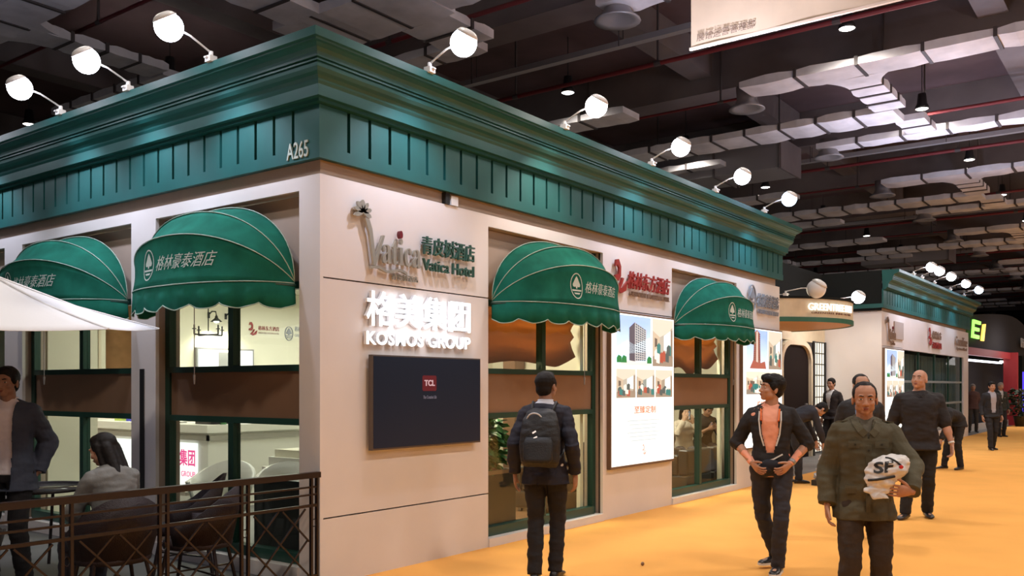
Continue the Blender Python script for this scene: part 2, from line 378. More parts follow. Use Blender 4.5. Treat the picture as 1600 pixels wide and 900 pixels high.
PROF = [(.02, 3.845), (.10, 3.85), (.10, 3.875), (.14, 3.88), (.145, 3.965), (.16, 3.985), (.165, 4.0), (.185, 4.02), (.215, 4.035), (.235, 4.06), (.24, 4.085),
        (.228, 4.09), (.228, 4.098), (.246, 4.10), (.246, 4.112), (.234, 4.116), (.234, 4.124), (.254, 4.126), (.256, 4.142), (.262, 4.16), (.285, 4.185), (.325, 4.20), (.352, 4.205), (.356, 4.218), (.38, 4.222), (.385, 4.285), (.0, 4.29)]
def cornice(par, xc, xe, yl, lit_left=True):
    """moulding that runs from (xc, yl) along the left face to the corner and along the right face to xe"""
    mb = MB(); n = len(PROF)
    ringL = [(xc - p, yl, z) for p, z in PROF]; ringC = [(xc - p, -p, z) for p, z in PROF]; ringR = [(xe, -p, z) for p, z in PROF]
    if not lit_left: mb.loft([[(xc, -p, z) for p, z in PROF], ringR]).build('crown_moulding', M_TEAL, par)
    else: mb.loft([ringL, ringC, ringR]).build('crown_moulding', M_TEAL, par)
    MB().box((xc - .02, 0 - .02, 3.43), (xe, .03, 3.86)).box((xc - .02, .03, 3.43), (xc + .03, yl, 3.86)).build('fascia_backing', M_TEALD, par)
    MB().box((xc - .055, -.055, 3.42), (xe, -.02, 3.515)).box((xc - .055, -.02, 3.42), (xc - .02, yl, 3.515)).build('fascia_rail', M_TEAL, par)
    g = .034; pt = .24
    k = 0; x = xc + .02
    while x < xe - .05:
        MB().box((x + (g / 2 if k else -.075), -.055, 3.5151), (min(x + pt - g / 2, xe), -.021, 3.844)).build('fascia_board', M_TEAL, par); x += pt; k += 1
    y = .02; k = 0
    while lit_left and y < min(yl, 8) - .05:
        MB().box((xc - .055, y + (g / 2 if k else -.041), 3.5151), (xc - .021, y + pt - g / 2, 3.844)).build('fascia_board', M_TEAL, par); y += pt; k += 1
    if yl > 8: MB().box((xc - .055, 8, 3.515), (xc - .021, yl, 3.844)).build('fascia_board', M_TEAL, par)
tr = struct('trim_1'); cornice(tr, 0, 10.35, 13)
text_obj('booth_number', 'A265', M_LETTER, FL(.33, 3.445, -.057), .26, .135, bold=.006, ext=.008, parent=tr)

# ---- windows: frame, mullion, rails, infill boards and four panes each, set back in their reveals
def window(n, F, wdt, zb, label=None, tanpanel=True):
    """F(u, depth, z): point at u along the face, depth inwards"""
    wnd = struct('window_%d' % n)
    def bx(name, m, u0, u1, d0, d1, z0, z1):
        a = F(u0, d0, z0); b = F(u1, d1, z1)
        return MB().box(tuple(min(a[k], b[k]) for k in range(3)), tuple(max(a[k], b[k]) for k in range(3))).build(name, m, wnd)
    D0, D1 = .10, .17; f = .075; c = wdt / 2
    bx('jamb', M_FRAME, 0, f, D0, D1, zb, 3.19); bx('jamb', M_FRAME, wdt - f, wdt, D0, D1, zb, 3.19)
    bx('bottom_rail', M_FRAME, f, wdt - f, D0 - .03, D1, zb, zb + .09)
    bx('rail', M_FRAME, f, wdt - f, D0, D1, 1.275, 1.33); bx('rail', M_FRAME, f, wdt - f, D0, D1, 1.73, 1.785); bx('rail', M_FRAME, f, wdt - f, D0, D1, 2.42, 2.48)
    bx('mullion', M_FRAME, c - .036, c + .036, D0 - .01, D1, zb + .09, 1.275); bx('mullion', M_FRAME, c - .036, c + .036, D0 - .01, D1, 1.785, 2.42)
    bx('infill_board', M_BROWN, f, wdt - f, D0 + .02, D1 - .01, 1.33, 1.73)
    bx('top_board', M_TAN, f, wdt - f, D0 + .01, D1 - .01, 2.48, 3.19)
    for u0, u1 in ((f, c - .036), (c + .036, wdt - f)):
        for z0, z1 in ((zb + .09, 1.275), (1.785, 2.42)): bx('pane', M_GLASS, u0, u1, .133, .138, z0, z1)
    return wnd
window(1, lambda u, d, z: (2.19 + u, d, z), 2.22, .085)
window(2, lambda u, d, z: (6.23 + u, d, z), 2.22, .085)
window(3, lambda u, d, z: (d, .25 + u, z), 2.06, .12)
window(4, lambda u, d, z: (d, 2.73 + u, z), 2.22, .12)
window(5, lambda u, d, z: (d, 5.37 + u, z), 2.23, .12)

# ---- interior walls of the booth
iw = struct('wall_inner')
def iwall(a, b, m=M_WALLIN, name='partition'): return MB().box(a, b).build(name, m, iw)
iwall((2.19, 2.35, 0), (10.2, 2.43, 3.29)); iwall((10.2, .26, 0), (10.28, 13, 3.29)); iwall((2.11, .26, 0), (2.19, 2.43, 3.29)); iwall((5.3, .4, 0), (5.38, 2.35, 3.29))
iwall((3.3, 7.6, 0), (10.2, 7.7, 3.29)); iwall((8.8, 2.43, 0), (8.9, 7.6, 3.29)); 
iwall((2.2, 9.3, 0), (9, 9.4, 3.29)); iwall((.3, 4.98, 0), (.9, 5.3, 3.29)); 
panel(iw, M_WOOD, (3.15, 8.9, 0), (4.4, 8.96, 3.29), 'wood_panel'); panel(iw, M_WOOD, (.3, 11.4, 0), (8, 11.5, 3.29), 'wood_panel')
panel(iw, M_WALLIN, (.3, 5.9, 0), (.5, 6.6, 3.29), 'partition')
# ================================================================== floodlights on long arms
def flood(x, y, axis, warm, energy, label, zt=4.28, along=0., z=4.44, big=1.0, aim=1.9, unlit=False, out=.40, group='long-armed floodlights on the cornice', inx=0):
    """clamp on the cornice top at (x, y); the arm reaches outwards (axis 'x' -> -X, 'y' -> -Y)"""
    t = thing('floodlight', label, 'floodlight', (x, y, zt), group=group)
    o = Vector((-1, 0, 0)) if axis == 'x' else Vector((0, -1, 0)); sd = Vector((0, 1, 0)) if axis == 'x' else Vector((1, 0, 0))
    head = o * out + sd * along + Vector((0, 0, z - zt))
    MB().box((-.035, -.035, 0), (.035, .035, .05)).cyl((0, 0, .05), (0, 0, .09), .018).build('clamp', M_WMET, t)
    MB().bar(-o * .12 + Vector((0, 0, .03)), o * .06 + Vector((0, 0, .03)), .03, .012).build('foot_bracket', M_WMET, t)
    MB().tube([(0, 0, .08), head * .5 + Vector((0, 0, .075)), head * .93 + Vector((0, 0, .03))], .009, 6).build('arm', M_WMET, t, True)
    q = (-o * .55 - Vector((0, 0, .83))).normalized().to_track_quat('Z', 'Y').to_matrix()
    r = .095 * big; mb = MB(); vs = [(.02, -.075), (.05, -.07), (.085, -.035), (.105, .0), (.112, .012), (.104, .012)]
    vs = [(.02, -.115), (.05, -.11), (.075, -.098), (.10, -.07), (.094, -.068)]; k = mb.lathe([(a * big, b * big) for a, b in vs], n=20); k.v = [tuple(head + q @ Vector(p)) for p in k.v]; mb.build('reflector', M_WMET, t, True)
    mb = MB(); n = 12; r = .112 * big; mb.lathe([(max(.004, r * cos(-pi * .32 + pi * .82 * i / n)), r * sin(-pi * .32 + pi * .82 * i / n)) for i in range(n + 1)], n=20); mb.v = [tuple(head + q @ Vector(p)) for p in mb.v]
    mb.build('lens', M_WMET if unlit else {0: M_LAMP, 1: M_LAMPW, 2: M_LAMPB}[warm], t, True)
    if not unlit:
        p = Vector((x, y, zt)) + head + q @ Vector((0, 0, r + .05)); tg = Vector((x, y, aim)) - o * (.42) + sd * along
        light('floodlight_lamp', 'SPOT', p, energy, {0: (.74, .80, 1), 1: (1, .86, .78), 2: (.55, .75, 1)}[warm], .05, target=tg, spot=100, blend=.7)
        light('floodlight_spill', 'SPOT', Vector((x, y, zt)) + head + Vector((0, 0, .16)), energy * 5, {0: (.78, .78, 1), 1: (1, .80, .78), 2: (.5, .65, 1)}[warm], .1, target=Vector((x, y, zt)) + head + o * .6 + Vector((0, 0, 3)), spot=160, blend=.9)
    return t
EN = 70
for y, lb in ((.9, 'nearest the building corner'), (2.14, 'middle one of the three'), (3.35, 'leftmost of the three')):
    flood(-.38, y, 'x', 0, EN, 'glaring white floodlight on a long arm over the left cornice, ' + lb, along=-.02)
for y, lb in ((5.4, 'fourth from the corner'), (7.4, 'fifth from the corner')): flood(-.38, y, 'x', 0, EN, 'floodlight over the left cornice, ' + lb)
for x, wm, lb in ((.89, 0, 'nearest the building corner'), (3.0, 1, 'the warm pinkish one'), (4.93, 0, 'third from the building corner'), (6.8, 0, 'fourth from the building corner'), (8.62, 2, 'the bluish one at the far end')):
    flood(x, -.38, 'y', wm, EN, 'long-armed floodlight over the right cornice, ' + lb, along=-.03)
for k, (x, lb) in enumerate(((18.3, 'first'), (19.2, 'second'), (20.6, 'third'), (22.6, 'fourth'), (24.6, 'fifth'))):
    flood(x, -.38, 'y', 2 if k > 3 else 0, EN * .8, 'small floodlight on the second booth cornice, %s from its corner' % lb, big=1.05, group='floodlights on the second booth')

# ================================================================== lettering on the facade
M_SIGNG = mat('sign_dark_green', (.03, .10, .075), .5); M_SIGNW = emis('lit_letter_white', (.95, .97, 1), 1.35)
M_STEEL = mat('sign_steel', (.50, .49, .43), .35, metal=.6); M_SIGNR = mat('sign_red', (.30, .030, .024), .45); M_SIGNBR = mat('sign_bronze', (.30, .20, .14), .45, metal=.3)
M_SIGNGY = mat('sign_grey_blue', (.32, .34, .38), .4, metal=.3)
def leaf_cluster(mb, F, u, v, s, t0, t1):
    for k in range(7):
        a = radians(-20 + 37 * k); c = (u + cos(a) * s * .6, v + sin(a) * s * .6)
        poly = [(c[0] + cos(a) * s * .62 * cos(b) - sin(a) * s * .26 * sin(b), c[1] + sin(a) * s * .62 * cos(b) + cos(a) * s * .26 * sin(b)) for b in [2 * pi * i / 8 for i in range(8)]]
        mb.prism(poly, F, t0, t1)
def vatica(F, par, s=1., m=M_STEEL, mr=M_SIGNR):
    """the tree-and-swash logo; u from 0 to 0.85 s"""
    t0, t1 = .03, .055
    mb = MB(); leaf_cluster(mb, F, .10 * s, .47 * s, .085 * s, t0, t1); mb.build('tree_crown', m, par)
    mb = MB(); mb.prism([(a * s, b * s) for a, b in ((.12, .42), (.17, .42), (.205, .34), (.245, .10), (.33, .30), (.36, .30), (.25, .03), (.225, .03), (.17, .30))], F, t0, t1); mb.build('letter_v', m, par)
    text_obj('letters', '\U0001D41A\U0001D42D\U0001D422\U0001D41C\U0001D41A', m, lambda u, v, t: F(u + .33 * s, v + .06 * s, t0 + .013 + t), .50 * s, .24 * s, ext=.012, parent=par)
    mb = MB(); mb.prism([((.555 + .022 * cos(a)) * s, (.335 + .035 * sin(a)) * s) for a in [2 * pi * i / 12 for i in range(12)]], F, t0, t1 + .01); mb.build('red_dot', mat('dot_maroon', (.16, .01, .02), .4), par)['label'] = 'dark red dot over the letter i'
    pts = [((.19 + .05 * i) * s, (.015 + .016 * sin(i * 1.1)) * s) for i in range(10)]
    mb = MB(); mb.prism(pts + [(a, b - .022 * s) for a, b in reversed(pts)], F, t0, t1); mb.build('wave_swash', m, par)
    text_obj('small_letters', '青皮树酒店', m, lambda u, v, t: F(u + .47 * s, v - .07 * s, t0 + t), .34 * s, .055 * s, ext=.008, parent=par, spacing=1.2)
sg = thing('wall_sign', 'raised hotel sign with palm logo and dark green characters above the television', 'sign')
vatica(FR(.33, 2.60), sg, .98)
text_obj('characters', '青皮树酒店', M_SIGNG, FR(1.17, 2.835, -.04 + .0) if False else (lambda u, v, t: (1.17 + u, -.04 - t, 2.80 + v)), .75, .165, bold=.003, ext=.012, parent=sg)
text_obj('latin_letters', 'Vatica Hotel', M_SIGNG, lambda u, v, t: (1.18 + u, -.04 - t, 2.655 + v), .73, .105, bold=.004, ext=.012, parent=sg)
sg = thing('lit_sign', 'glowing white group-name sign on the corner facade above the television', 'sign')
M_LBODY = mat('letter_body', (.8, .8, .82), .4)
for nm, tx, z_, h_, bo in (('characters', '格美集团', 2.115, .30, .012), ('letters', 'KOSMOS GROUP', 1.955, .115, .022)):
    text_obj('raised_' + nm, tx, M_LBODY, lambda u, v, t, z_=z_: (.47 + u, -.03 - t, z_ + v), 1.38, h_, bold=bo, ext=.016, parent=sg, spacing=1.06)
    text_obj('glowing_' + nm, tx, M_SIGNW, lambda u, v, t, z_=z_: (.47 + u, -.048 - t, z_ + v), 1.38, h_, bold=bo, ext=.002, parent=sg, spacing=1.06)
for x_ in (.8, 1.2, 1.6): light('sign_halo', 'AREA', (x_, -.16, 2.25), 1.1, (.9, .93, 1), .3, target=(x_, 0, 2.15))
def bird(F, s, t0, t1):
    mb = MB()
    mb.prism([(a * s, b * s) for a, b in ((.05, .95), (.0, .75), (.12, .82), (.22, .72), (.18, .55), (.0, .5), (-.02, .38), (.2, .35), (.32, .5), (.33, .78), (.2, .98))], F, t0, t1)
    mb.prism([(a * s, b * s) for a, b in ((.30, .30), (.1, .1), (.35, .0), (.62, .1), (.7, .38), (.58, .3), (.45, .18), (.3, .15), (.42, .3), (.5, .45), (.38, .46))], F, t0, t1)
    return mb
sg = thing('wall_sign', 'red brush-script hotel sign above the first lightbox poster', 'sign')
bird(lambda u, v, t: (4.62 + u, -t, 2.74 + v), .42, .03, .055).build('emblem', M_SIGNR, sg)
text_obj('characters', '格林东方酒店', M_SIGNR, lambda u, v, t: (4.95 + u, -.035 - t, 2.82 + v), 1.15, .22, bold=.006, shear=.25, ext=.012, parent=sg)
text_obj('latin_letters', 'GREENTREE EASTERN HOTEL', M_SIGNBR, lambda u, v, t: (5.0 + u, -.035 - t, 2.73 + v), 1.08, .06, ext=.012, parent=sg)
def tree_emblem(F, s, t0, t1, mb=None):
    mb = mb or MB(); n = 24; o = [(.36 * s * cos(2 * pi * i / n), .5 * s * sin(2 * pi * i / n)) for i in range(n)]; q = [(a * .9, b * .92) for a, b in o]
    for i in range(n):
        j = (i + 1) % n; mb.prism([o[i], o[j], q[j], q[i]], F, t0, t1)
    mb.prism([(a * s, b * s) for a, b in ((0, .38), (.07, .30), (.15, .17), (.22, .06), (.20, -.02), (.12, -.04), (.05, -.02), (.03, -.1), (-.03, -.1), (-.05, -.02), (-.12, -.04), (-.20, -.02), (-.22, .06), (-.15, .17), (-.07, .30))], F, t0, t1)
    mb.prism([(a * s, b * s) for a, b in ((-.27, -.14), (.27, -.14), (.25, -.20), (-.25, -.20))], F, t0, t1)
    mb.prism([(a * s, b * s) for a, b in ((-.18, -.26), (.18, -.26), (.12, -.32), (-.12, -.32))], F, t0, t1)
    return mb
sg = thing('wall_sign', 'silvery grey hotel sign with tree emblem near the facade end', 'sign')
tree_emblem(lambda u, v, t: (8.98 + u, -t, 3.02 + v), .42, .03, .055).build('emblem', M_SIGNGY, sg)
text_obj('characters', '格林豪泰酒店', M_SIGNGY, lambda u, v, t: (9.22 + u, -.035 - t, 2.90 + v), .98, .22, bold=.006, shear=.25, ext=.012, parent=sg)
text_obj('latin_letters', 'GREENTREE INN', M_SIGNGY, lambda u, v, t: (9.25 + u, -.035 - t, 2.79 + v), .9, .07, ext=.012, parent=sg)

# ================================================================== television
tv = thing('television', 'wide black television mounted on the corner facade', 'television', (.51, 0, 1.06))
MB().box((0, -.075, 0), (1.46, -.03, .81)).build('casing', mat('tv_casing', (.10, .075, .06), .4), tv)
MB().box((.012, -.079, .016), (1.448, -.075, .798)).build('screen', mat('tv_screen', (.006, .007, .010), .3, emit=(.005, .007, .012), es=1., spec=.25), tv)
MB().box((.2, -.03, .1), (.3, 0, .7)).box((1.1, -.03, .1), (1.2, 0, .7)).build('wall_bracket', M_BLACK, tv)
poly = [(.62 + .19 * a, .50 + .14 * b) for a, b in ((0, .1), (.05, 0), (.95, 0), (1, .1), (1, .9), (.95, 1), (.05, 1), (0, .9))]
MB().prism(poly, lambda u, v, t: (u, -.0795 - t, v), 0, .001).build('logo_plate', mat('logo_red', (.05, .003, .005), .5, emit=(.055, .003, .007), es=1), tv)
text_obj('logo_letters', 'TCL', mat('logo_pale', (.3, .2, .2), .5, emit=(.30, .20, .22), es=1), lambda u, v, t: (.645 + u, -.082 - t, .545 + v), .14, .055, bold=.03, ext=.002, parent=tv)
text_obj('tagline', 'The Creative Life', mat('logo_dim', (.1, .1, .12), .5, emit=(.05, .045, .06), es=1), lambda u, v, t: (.63 + u, -.081 - t, .43 + v), .18, .03, ext=.002, parent=tv)

# ================================================================== lightbox posters (flat prints, lit from behind)
def pm(name, c, s=.72): return emis('print_' + name, c, s)
def gradmat(name, c0, c1, z0, z1):
    m = mat(name, c0, .5, emit=c0, es=.78); nt = m.node_tree; b = nt.nodes['Principled BSDF']
    tc = nt.nodes.new('ShaderNodeTexCoord'); sp = nt.nodes.new('ShaderNodeSeparateXYZ'); mr = nt.nodes.new('ShaderNodeMapRange'); rp = nt.nodes.new('ShaderNodeMix'); rp.data_type = 'RGBA'
    mr.inputs[1].default_value = z0; mr.inputs[2].default_value = z1; rp.inputs[6].default_value = (*c0, 1); rp.inputs[7].default_value = (*c1, 1)
    nt.links.new(tc.outputs['Object'], sp.inputs[0]); nt.links.new(sp.outputs[2], mr.inputs[0]); nt.links.new(mr.outputs[0], rp.inputs[0])
    nt.links.new(rp.outputs[2], b.inputs['Emission Color']); return m
SKY = gradmat('print_sky_gradient', (.62, .82, .95), (.04, .20, .62), 1.28, 1.80)
def P(par, name, m, F, u0, v0, u1, v1, t): return MB().prism([(u0, v0), (u1, v0), (u1, v1), (u0, v1)], F, t, t + .0012).build(name, m, par)
def interior_photo(par, F, u0, v0, w_, h_, seed):
    rr = random.Random(seed); ph = P(par, 'photo_print', pm('room%d' % (seed % 3), [(.40, .33, .24), (.50, .46, .38), (.30, .33, .30)][seed % 3]), F, u0, v0, u0 + w_, v0 + h_, .066)
    T = lambda u, v: (u0 + u * w_, v0 + v * h_)
    def q(name, m, pts, t=.0675): MB().prism([T(*p) for p in pts], F, t, t + .001).build(name, m, ph)
    q('printed_ceiling', pm('ceil', (.75, .68, .55)), ((0, .75), (.35, .62), (1, .8), (1, 1), (0, 1)))
    q('printed_window', pm('win', (.95, 1, .98)), ((.55, .35), (.9, .30), (.9, .78), (.55, .66)))
    q('printed_curtain', pm('curt', (.33, .24, .17)), ((.88, .2), (.97, .18), (.97, .85), (.88, .8)))
    q('printed_floor', pm('floor', (.35, .27, .20)), ((0, 0), (1, 0), (1, .22), (.4, .3), (0, .2)))
    q('printed_wall', pm('wl', (.62, .50, .36)), ((.02, .2), (.34, .3), (.35, .62), (.02, .74))); q('printed_picture', pm('pic', (.16, .12, .09)), ((.1, .4), (.22, .43), (.22, .58), (.1, .6)), .0678)
    for k in range(9):
        a = rr.uniform(.03, .8); b = rr.uniform(.05, .3); q('printed_furniture', pm('f%d' % (k % 4), [(.10, .12, .11), (.45, .10, .06), (.9, .85, .75), (.05, .22, .20)][k % 4]), ((a, b), (a + .16, b - .02), (a + .17, b + .17), (a + .09, b + .22), (a, b + .16)), .069 + k * .0005)
def tower_photo(par, F, u0, v0, w_, h_, red=False):
    ph = P(par, 'photo_print', SKY, F, u0, v0, u0 + w_, v0 + h_, .066)
    T = lambda u, v: (u0 + u * w_, v0 + v * h_)
    def q(name, m, pts, t=.0675): return MB().prism([T(*p) for p in pts], F, t, t + .001).build(name, m, ph)
    if not red:
        q('printed_cloud', pm('cloud', (.85, .93, .97)), ((0, .35), (.3, .5), (.5, .42), (1, .6), (1, .3), (0, .2)))
        q('printed_side_wall', pm('side', (.12, .10, .12)), ((.36, .1), (.52, .08), (.52, .88), (.36, .76)))
        q('printed_tower', pm('tower', (.55, .53, .52)), ((.52, .08), (.86, .12), (.86, .74), (.52, .88)))
        mb = MB()
        for r in range(15):
            for c in range(5):
                a = .545 + c * .062; f = lambda u, v: T(u, v * (.74 + (.88 - .74) * (1 - (u - .52) / .34)) / .88 + .04)
                mb.prism([f(a, .07 + r * .052), f(a + .04, .07 + r * .052), f(a + .04, .1 + r * .052), f(a, .1 + r * .052)], F, .0690, .0695)
        o = mb.build('printed_windows', pm('winrow', (.10, .12, .15)), ph); o['kind'] = 'stuff'
        q('printed_podium', pm('podium', (.80, .80, .76)), ((.1, 0), (1, 0), (1, .1), (.55, .08), (.1, .12)), .070)
        for a in (.0, .14, .88): q('printed_trees', pm('trees', (.03, .22, .06)), ((a, .05), (a + .14, .05), (a + .13, .17), (a + .05, .2), (a, .14)), .071)
    else:
        q('printed_tower', pm('redtower', (.36, .14, .10)), ((.3, .06), (.66, .06), (.62, .92), (.48, 1), (.36, .92)))
        q('printed_facade', pm('paleface', (.72, .60, .52)), ((.44, .06), (.53, .06), (.52, .96), (.46, .96)), .069)
        q('printed_podium', pm('redpod', (.42, .12, .08)), ((.14, 0), (.92, 0), (.86, .2), (.6, .14), (.3, .22)), .070)
        mb = MB()
        for r in range(14):
            for a in (.33, .38, .56, .60): mb.prism([T(a, .22 + r * .05), T(a + .03, .22 + r * .05), T(a + .03, .25 + r * .05), T(a, .25 + r * .05)], F, .0705, .071)
        o = mb.build('printed_windows', pm('winrow2', (.16, .05, .04)), ph); o['kind'] = 'stuff'
def poster(x0, x1, z0, z1, label, kind):
    t = thing('lightbox_poster', label, 'poster', (x0, 0, z0), group='lit posters on the facades'); F = lambda u, v, d: (u, -d, v); w_ = x1 - x0; h = z1 - z0
    MB().box((0, -.055, 0), (w_, 0, h)).build('box', mat('lightbox_edge', (.17, .10, .06), .5), t)
    P(t, 'light_panel', M_BOX, F, .02, .03, w_ - .02, h - .02, .056)
    ph = kind != 2
    tower_photo(t, F, .07 * w_, .66 * h, .52 * w_, .32 * h, red=kind == 1)
    interior_photo(t, F, .62 * w_, .66 * h, .34 * w_, .32 * h, 4 + kind)
    for k in range(3): interior_photo(t, F, (.07 + .30 * k) * w_, .45 * h, .28 * w_, .185 * h, 7 + k + 3 * kind)
    if kind == 1: interior_photo(t, F, .07 * w_, .45 * h, .88 * w_, .185 * h, 30)
    text_obj('title_print', '至臻定制' if kind == 0 else '格林豪泰', pm('title', (.75, .28, .16) if kind == 0 else (.25, .75, .35)), lambda u, v, d: (.34 * w_ + u, -.059 - d, .345 * h + v), .34 * w_, .05 * h, bold=.02, ext=.001, parent=t)
    mb = MB()
    for k in range(6):
        hw = (.26 - .03 * (k % 3)) * w_
        u = .5 * w_ - hw
        while u < .5 * w_ + hw - .03: mb.prism([(u, (.295 - .026 * k) * h), (u + .022, (.295 - .026 * k) * h), (u + .022, (.303 - .026 * k) * h), (u, (.303 - .026 * k) * h)], F, .058, .059); u += .03
    o = mb.build('text_lines', pm('greytext', (.50, .56, .56)), t); o['kind'] = 'stuff'
    bird(lambda u, v, d: (.47 * w_ + u, -d, .07 * h + v), .14, .058, .0595).build('emblem_print', pm('emb', (.72, .45, .36)), t)
    return t
poster(4.50, 6.19, .60, 2.515, 'bright lightbox poster with a grey tower, between the two right-hand awnings', 0)
poster(8.56, 10.30, .60, 2.55, 'bright lightbox poster with a red tower, right of the second awning', 1)
poster(16.98, 18.80, .42, 2.50, 'narrow bright lightbox poster at the corner of the second booth', 0)

# ================================================================== dome awnings
def awning(F, W, label, group='green scalloped dome awnings'):
    t = thing('awning', label, 'awning', group=group); z0 = 2.44; cx = W / 2; a = W / 2 - .02; m_ = 2.15
    RB = [(0, .55, 0), (38, .66, .03), (64, .685, .05), (89, .69, .06)]   # elevation angle, reach, hinge rise
    def rib(x, k):
        th, R, hz = RB[k]; q = max(0, 1 - abs((x - cx) / a) ** m_) ** (1 / m_)
        return (x, .02 + R * q * cos(radians(th)), z0 + hz * .5 + R * q * sin(radians(th)))
    N = 36; xs = [cx - a * cos(pi * i / N) for i in range(N + 1)]; 
    def pt(x, k, s, off=0):
        A = Vector(rib(x, k)); B = Vector(rib(x, k + 1)); p = A.lerp(B, s); q = max(0, 1 - abs((x - cx) / a) ** m_) ** (1 / m_)
        d = (B - A); n = Vector((0, d.z, -d.y)); n = n.normalized() if n.length > 1e-5 else Vector((0, 1, 0))
        sag = -.018 * sin(pi * s) * q + .006 * noise.noise(Vector((x * 3, k * 5 + s * 2, 1.3))) * q
        return p + n * (sag + off)
    cm = MB()
    for k in range(3):
        rings = [[F(*pt(x, k, s / 6)) for x in xs] for s in range(7)]
        cm.loft(rings, cap=False, closed=False)
    o = cm.build('canopy', M_AWN, t, True); sol = o.modifiers.new('thick', 'SOLIDIFY'); sol.thickness = .004
    # valance: hangs from the front hoop, scalloped
    L = [0]; P0 = [Vector(rib(x, 0)) for x in [cx - a * cos(pi * i / 160) for i in range(161)]]
    for i in range(160): L.append(L[-1] + (P0[i + 1] - P0[i]).length)
    ns = max(6, round(L[-1] / .30)); 
    def drop(l): return .165 + .045 * abs(sin(pi * l / L[-1] * ns)) ** .8
    top = [F(*p) for p in P0]; mid = [F(p.x, p.y + .008 * sin(i * .5), p.z - .1) for i, p in enumerate(P0)]; bot = [F(p.x, p.y + .012 * sin(i * .5), p.z - drop(L[i])) for i, p in enumerate(P0)]
    vm = MB(); vm.loft([top, mid, bot], cap=False, closed=False); o = vm.build('valance', M_AWN, t, True); sol = o.modifiers.new('thick', 'SOLIDIFY'); sol.thickness = .004
    MB().tube([Vector(b) for b in bot], .0055, 5).build('edge_piping', M_PIPING, t, True)
    for k in range(4): MB().tube([F(*(Vector(rib(x, k)) + Vector((0, .004, .004)))) for x in xs], .0048, 5).build('rib_piping', M_PIPING, t, True)
    MB().tube([F(x, max(.01, rib(x, 0)[1] - .02), rib(x, 0)[2] - .012) for x in xs], .011, 6).build('hoop', M_FRAME, t, True)
    MB().cyl(F(cx + .12, .36, z0 - .02), F(cx + .12, .36, 1.70), .004, n=5).cyl(F(cx + .12, .36, 1.70), F(cx + .12, .36, 1.62), .012, .006, n=8).build('pull_cord', M_GREY, t)
    # printed emblem and script on the front gore
    def G(u0, h0):
        def f(u, v, d):
            x = u0 + u; A = Vector(rib(x, 0)); B = Vector(rib(x, 1)); ln = (B - A).length; return F(*pt(x, 0, min(.97, (h0 + v) / max(ln, .05)), .006 + d * .2))
        return f
    g = G(cx - .30, .20); tree_emblem(lambda u, v, d: g(u, v, d * .02), .27, 0, .05).build('emblem_print', M_LETTER, t)
    text_obj('script_print', '格林豪泰酒店', M_LETTER, G(cx - .16, .14), .74, .125, bold=-.004, shear=.42, ext=.004, parent=t)
    return t
def FRa(x0): return lambda u, o, z: (x0 + u, -o, z)
def FLa(y1): return lambda u, o, z: (-o, y1 - u, z)
awning(FRa(2.20), 2.20, 'green dome awning over the window behind the man with the backpack')
awning(FRa(6.24), 2.20, 'green dome awning over the right-hand window, with two seated people below')
awning(FLa(2.30), 2.04, 'large green dome awning left of the building corner')
awning(FLa(4.94), 2.20, 'green dome awning partly behind the white parasol')
awning(FLa(7.59), 2.20, 'green dome awning cut by the left picture edge')
# ================================================================== entrance recess between the booths
we = struct('wall_entrance')
MB().box((10.32, 1.3, 2.62), (16.93, 1.4, 3.31)).build('header_panel', M_CREAM, we)
MB().box((10.32, 1.3, 0), (13.85, 1.4, 2.62)).build('wall_panel', M_CREAM, we)
MB().box((10.32, 1.36, 3.32), (16.93, 1.5, 4.28)).build('dark_upper_wall', M_DARK, we)
MB().box((10.25, .26, 0), (10.32, 1.3, 3.31)).build('wall_panel', M_WHITE, we)
MB().box((10.32, 1.3, 3.31), (16.93, 3, 3.36)).build('canopy_roof', M_DARK, we)
dr = struct('door_1', (13.98, 1.3, 0))
A = [(0, 0), (0, 2.12)] + [(.55 - .55 * cos(pi / 2 * k / 6), 2.12 + .40 * sin(pi / 2 * k / 6)) for k in range(1, 7)] + [(1.25 + .55 * sin(pi / 2 * k / 6), 2.12 + .40 * cos(pi / 2 * k / 6)) for k in range(0, 7)] + [(1.8, 0)]
MB().prism(A, lambda u, v, t: (u, -.0 + .04 - t, v), 0, .03).build('door_leaf', mat('door_dark', (.016, .010, .009), .8, spec=.1), dr)
mb = MB(); B = [(-.10 + u * (2.0 / 1.8), v * 1.04) for u, v in A]
for k in range(len(A) - 1): mb.prism([A[k], A[k + 1], B[k + 1], B[k]], lambda u, v, t: (u, .04 - t, v), 0, .10)
mb.build('door_frame', M_CREAM, dr)
MB().box((1.55, -.03, 1.02), (1.62, .01, 1.22)).bar((1.42, -.05, 1.08), (1.62, -.05, 1.08), .02, .02).build('door_handle', M_GREY, dr)
sl = thing('lattice_screen', 'tall dark lattice with glowing panes beside the arched door', 'screen', (16.12, 1.26, 0))
MB().box((0, .03, .06), (.72, .05, 2.62)).build('lit_panel', emis('shoji_glow', (1, .93, .76), .85), sl)
for k in range(5): MB().box((k * .18 - .018, .022, .05), (k * .18 + .018, .030, 2.62)).build('upright', M_BLACK, sl)
for k in range(11): MB().box((0, .020, .06 + k * .256), (.72, .028, .085 + k * .256)).build('crossbar', M_BLACK, sl)
MB().box((-.10, .0, 0), (-.01, .05, 2.65)).build('frame_post', M_BLACK, sl); MB().box((.725, .0, 0), (.80, .05, 2.65)).build('frame_post', M_BLACK, sl)
cn = thing('entrance_canopy', 'round lit drum canopy with raised white name letters over the entrance', 'canopy', (12.3, 1.2, 0)); R_ = 1.8
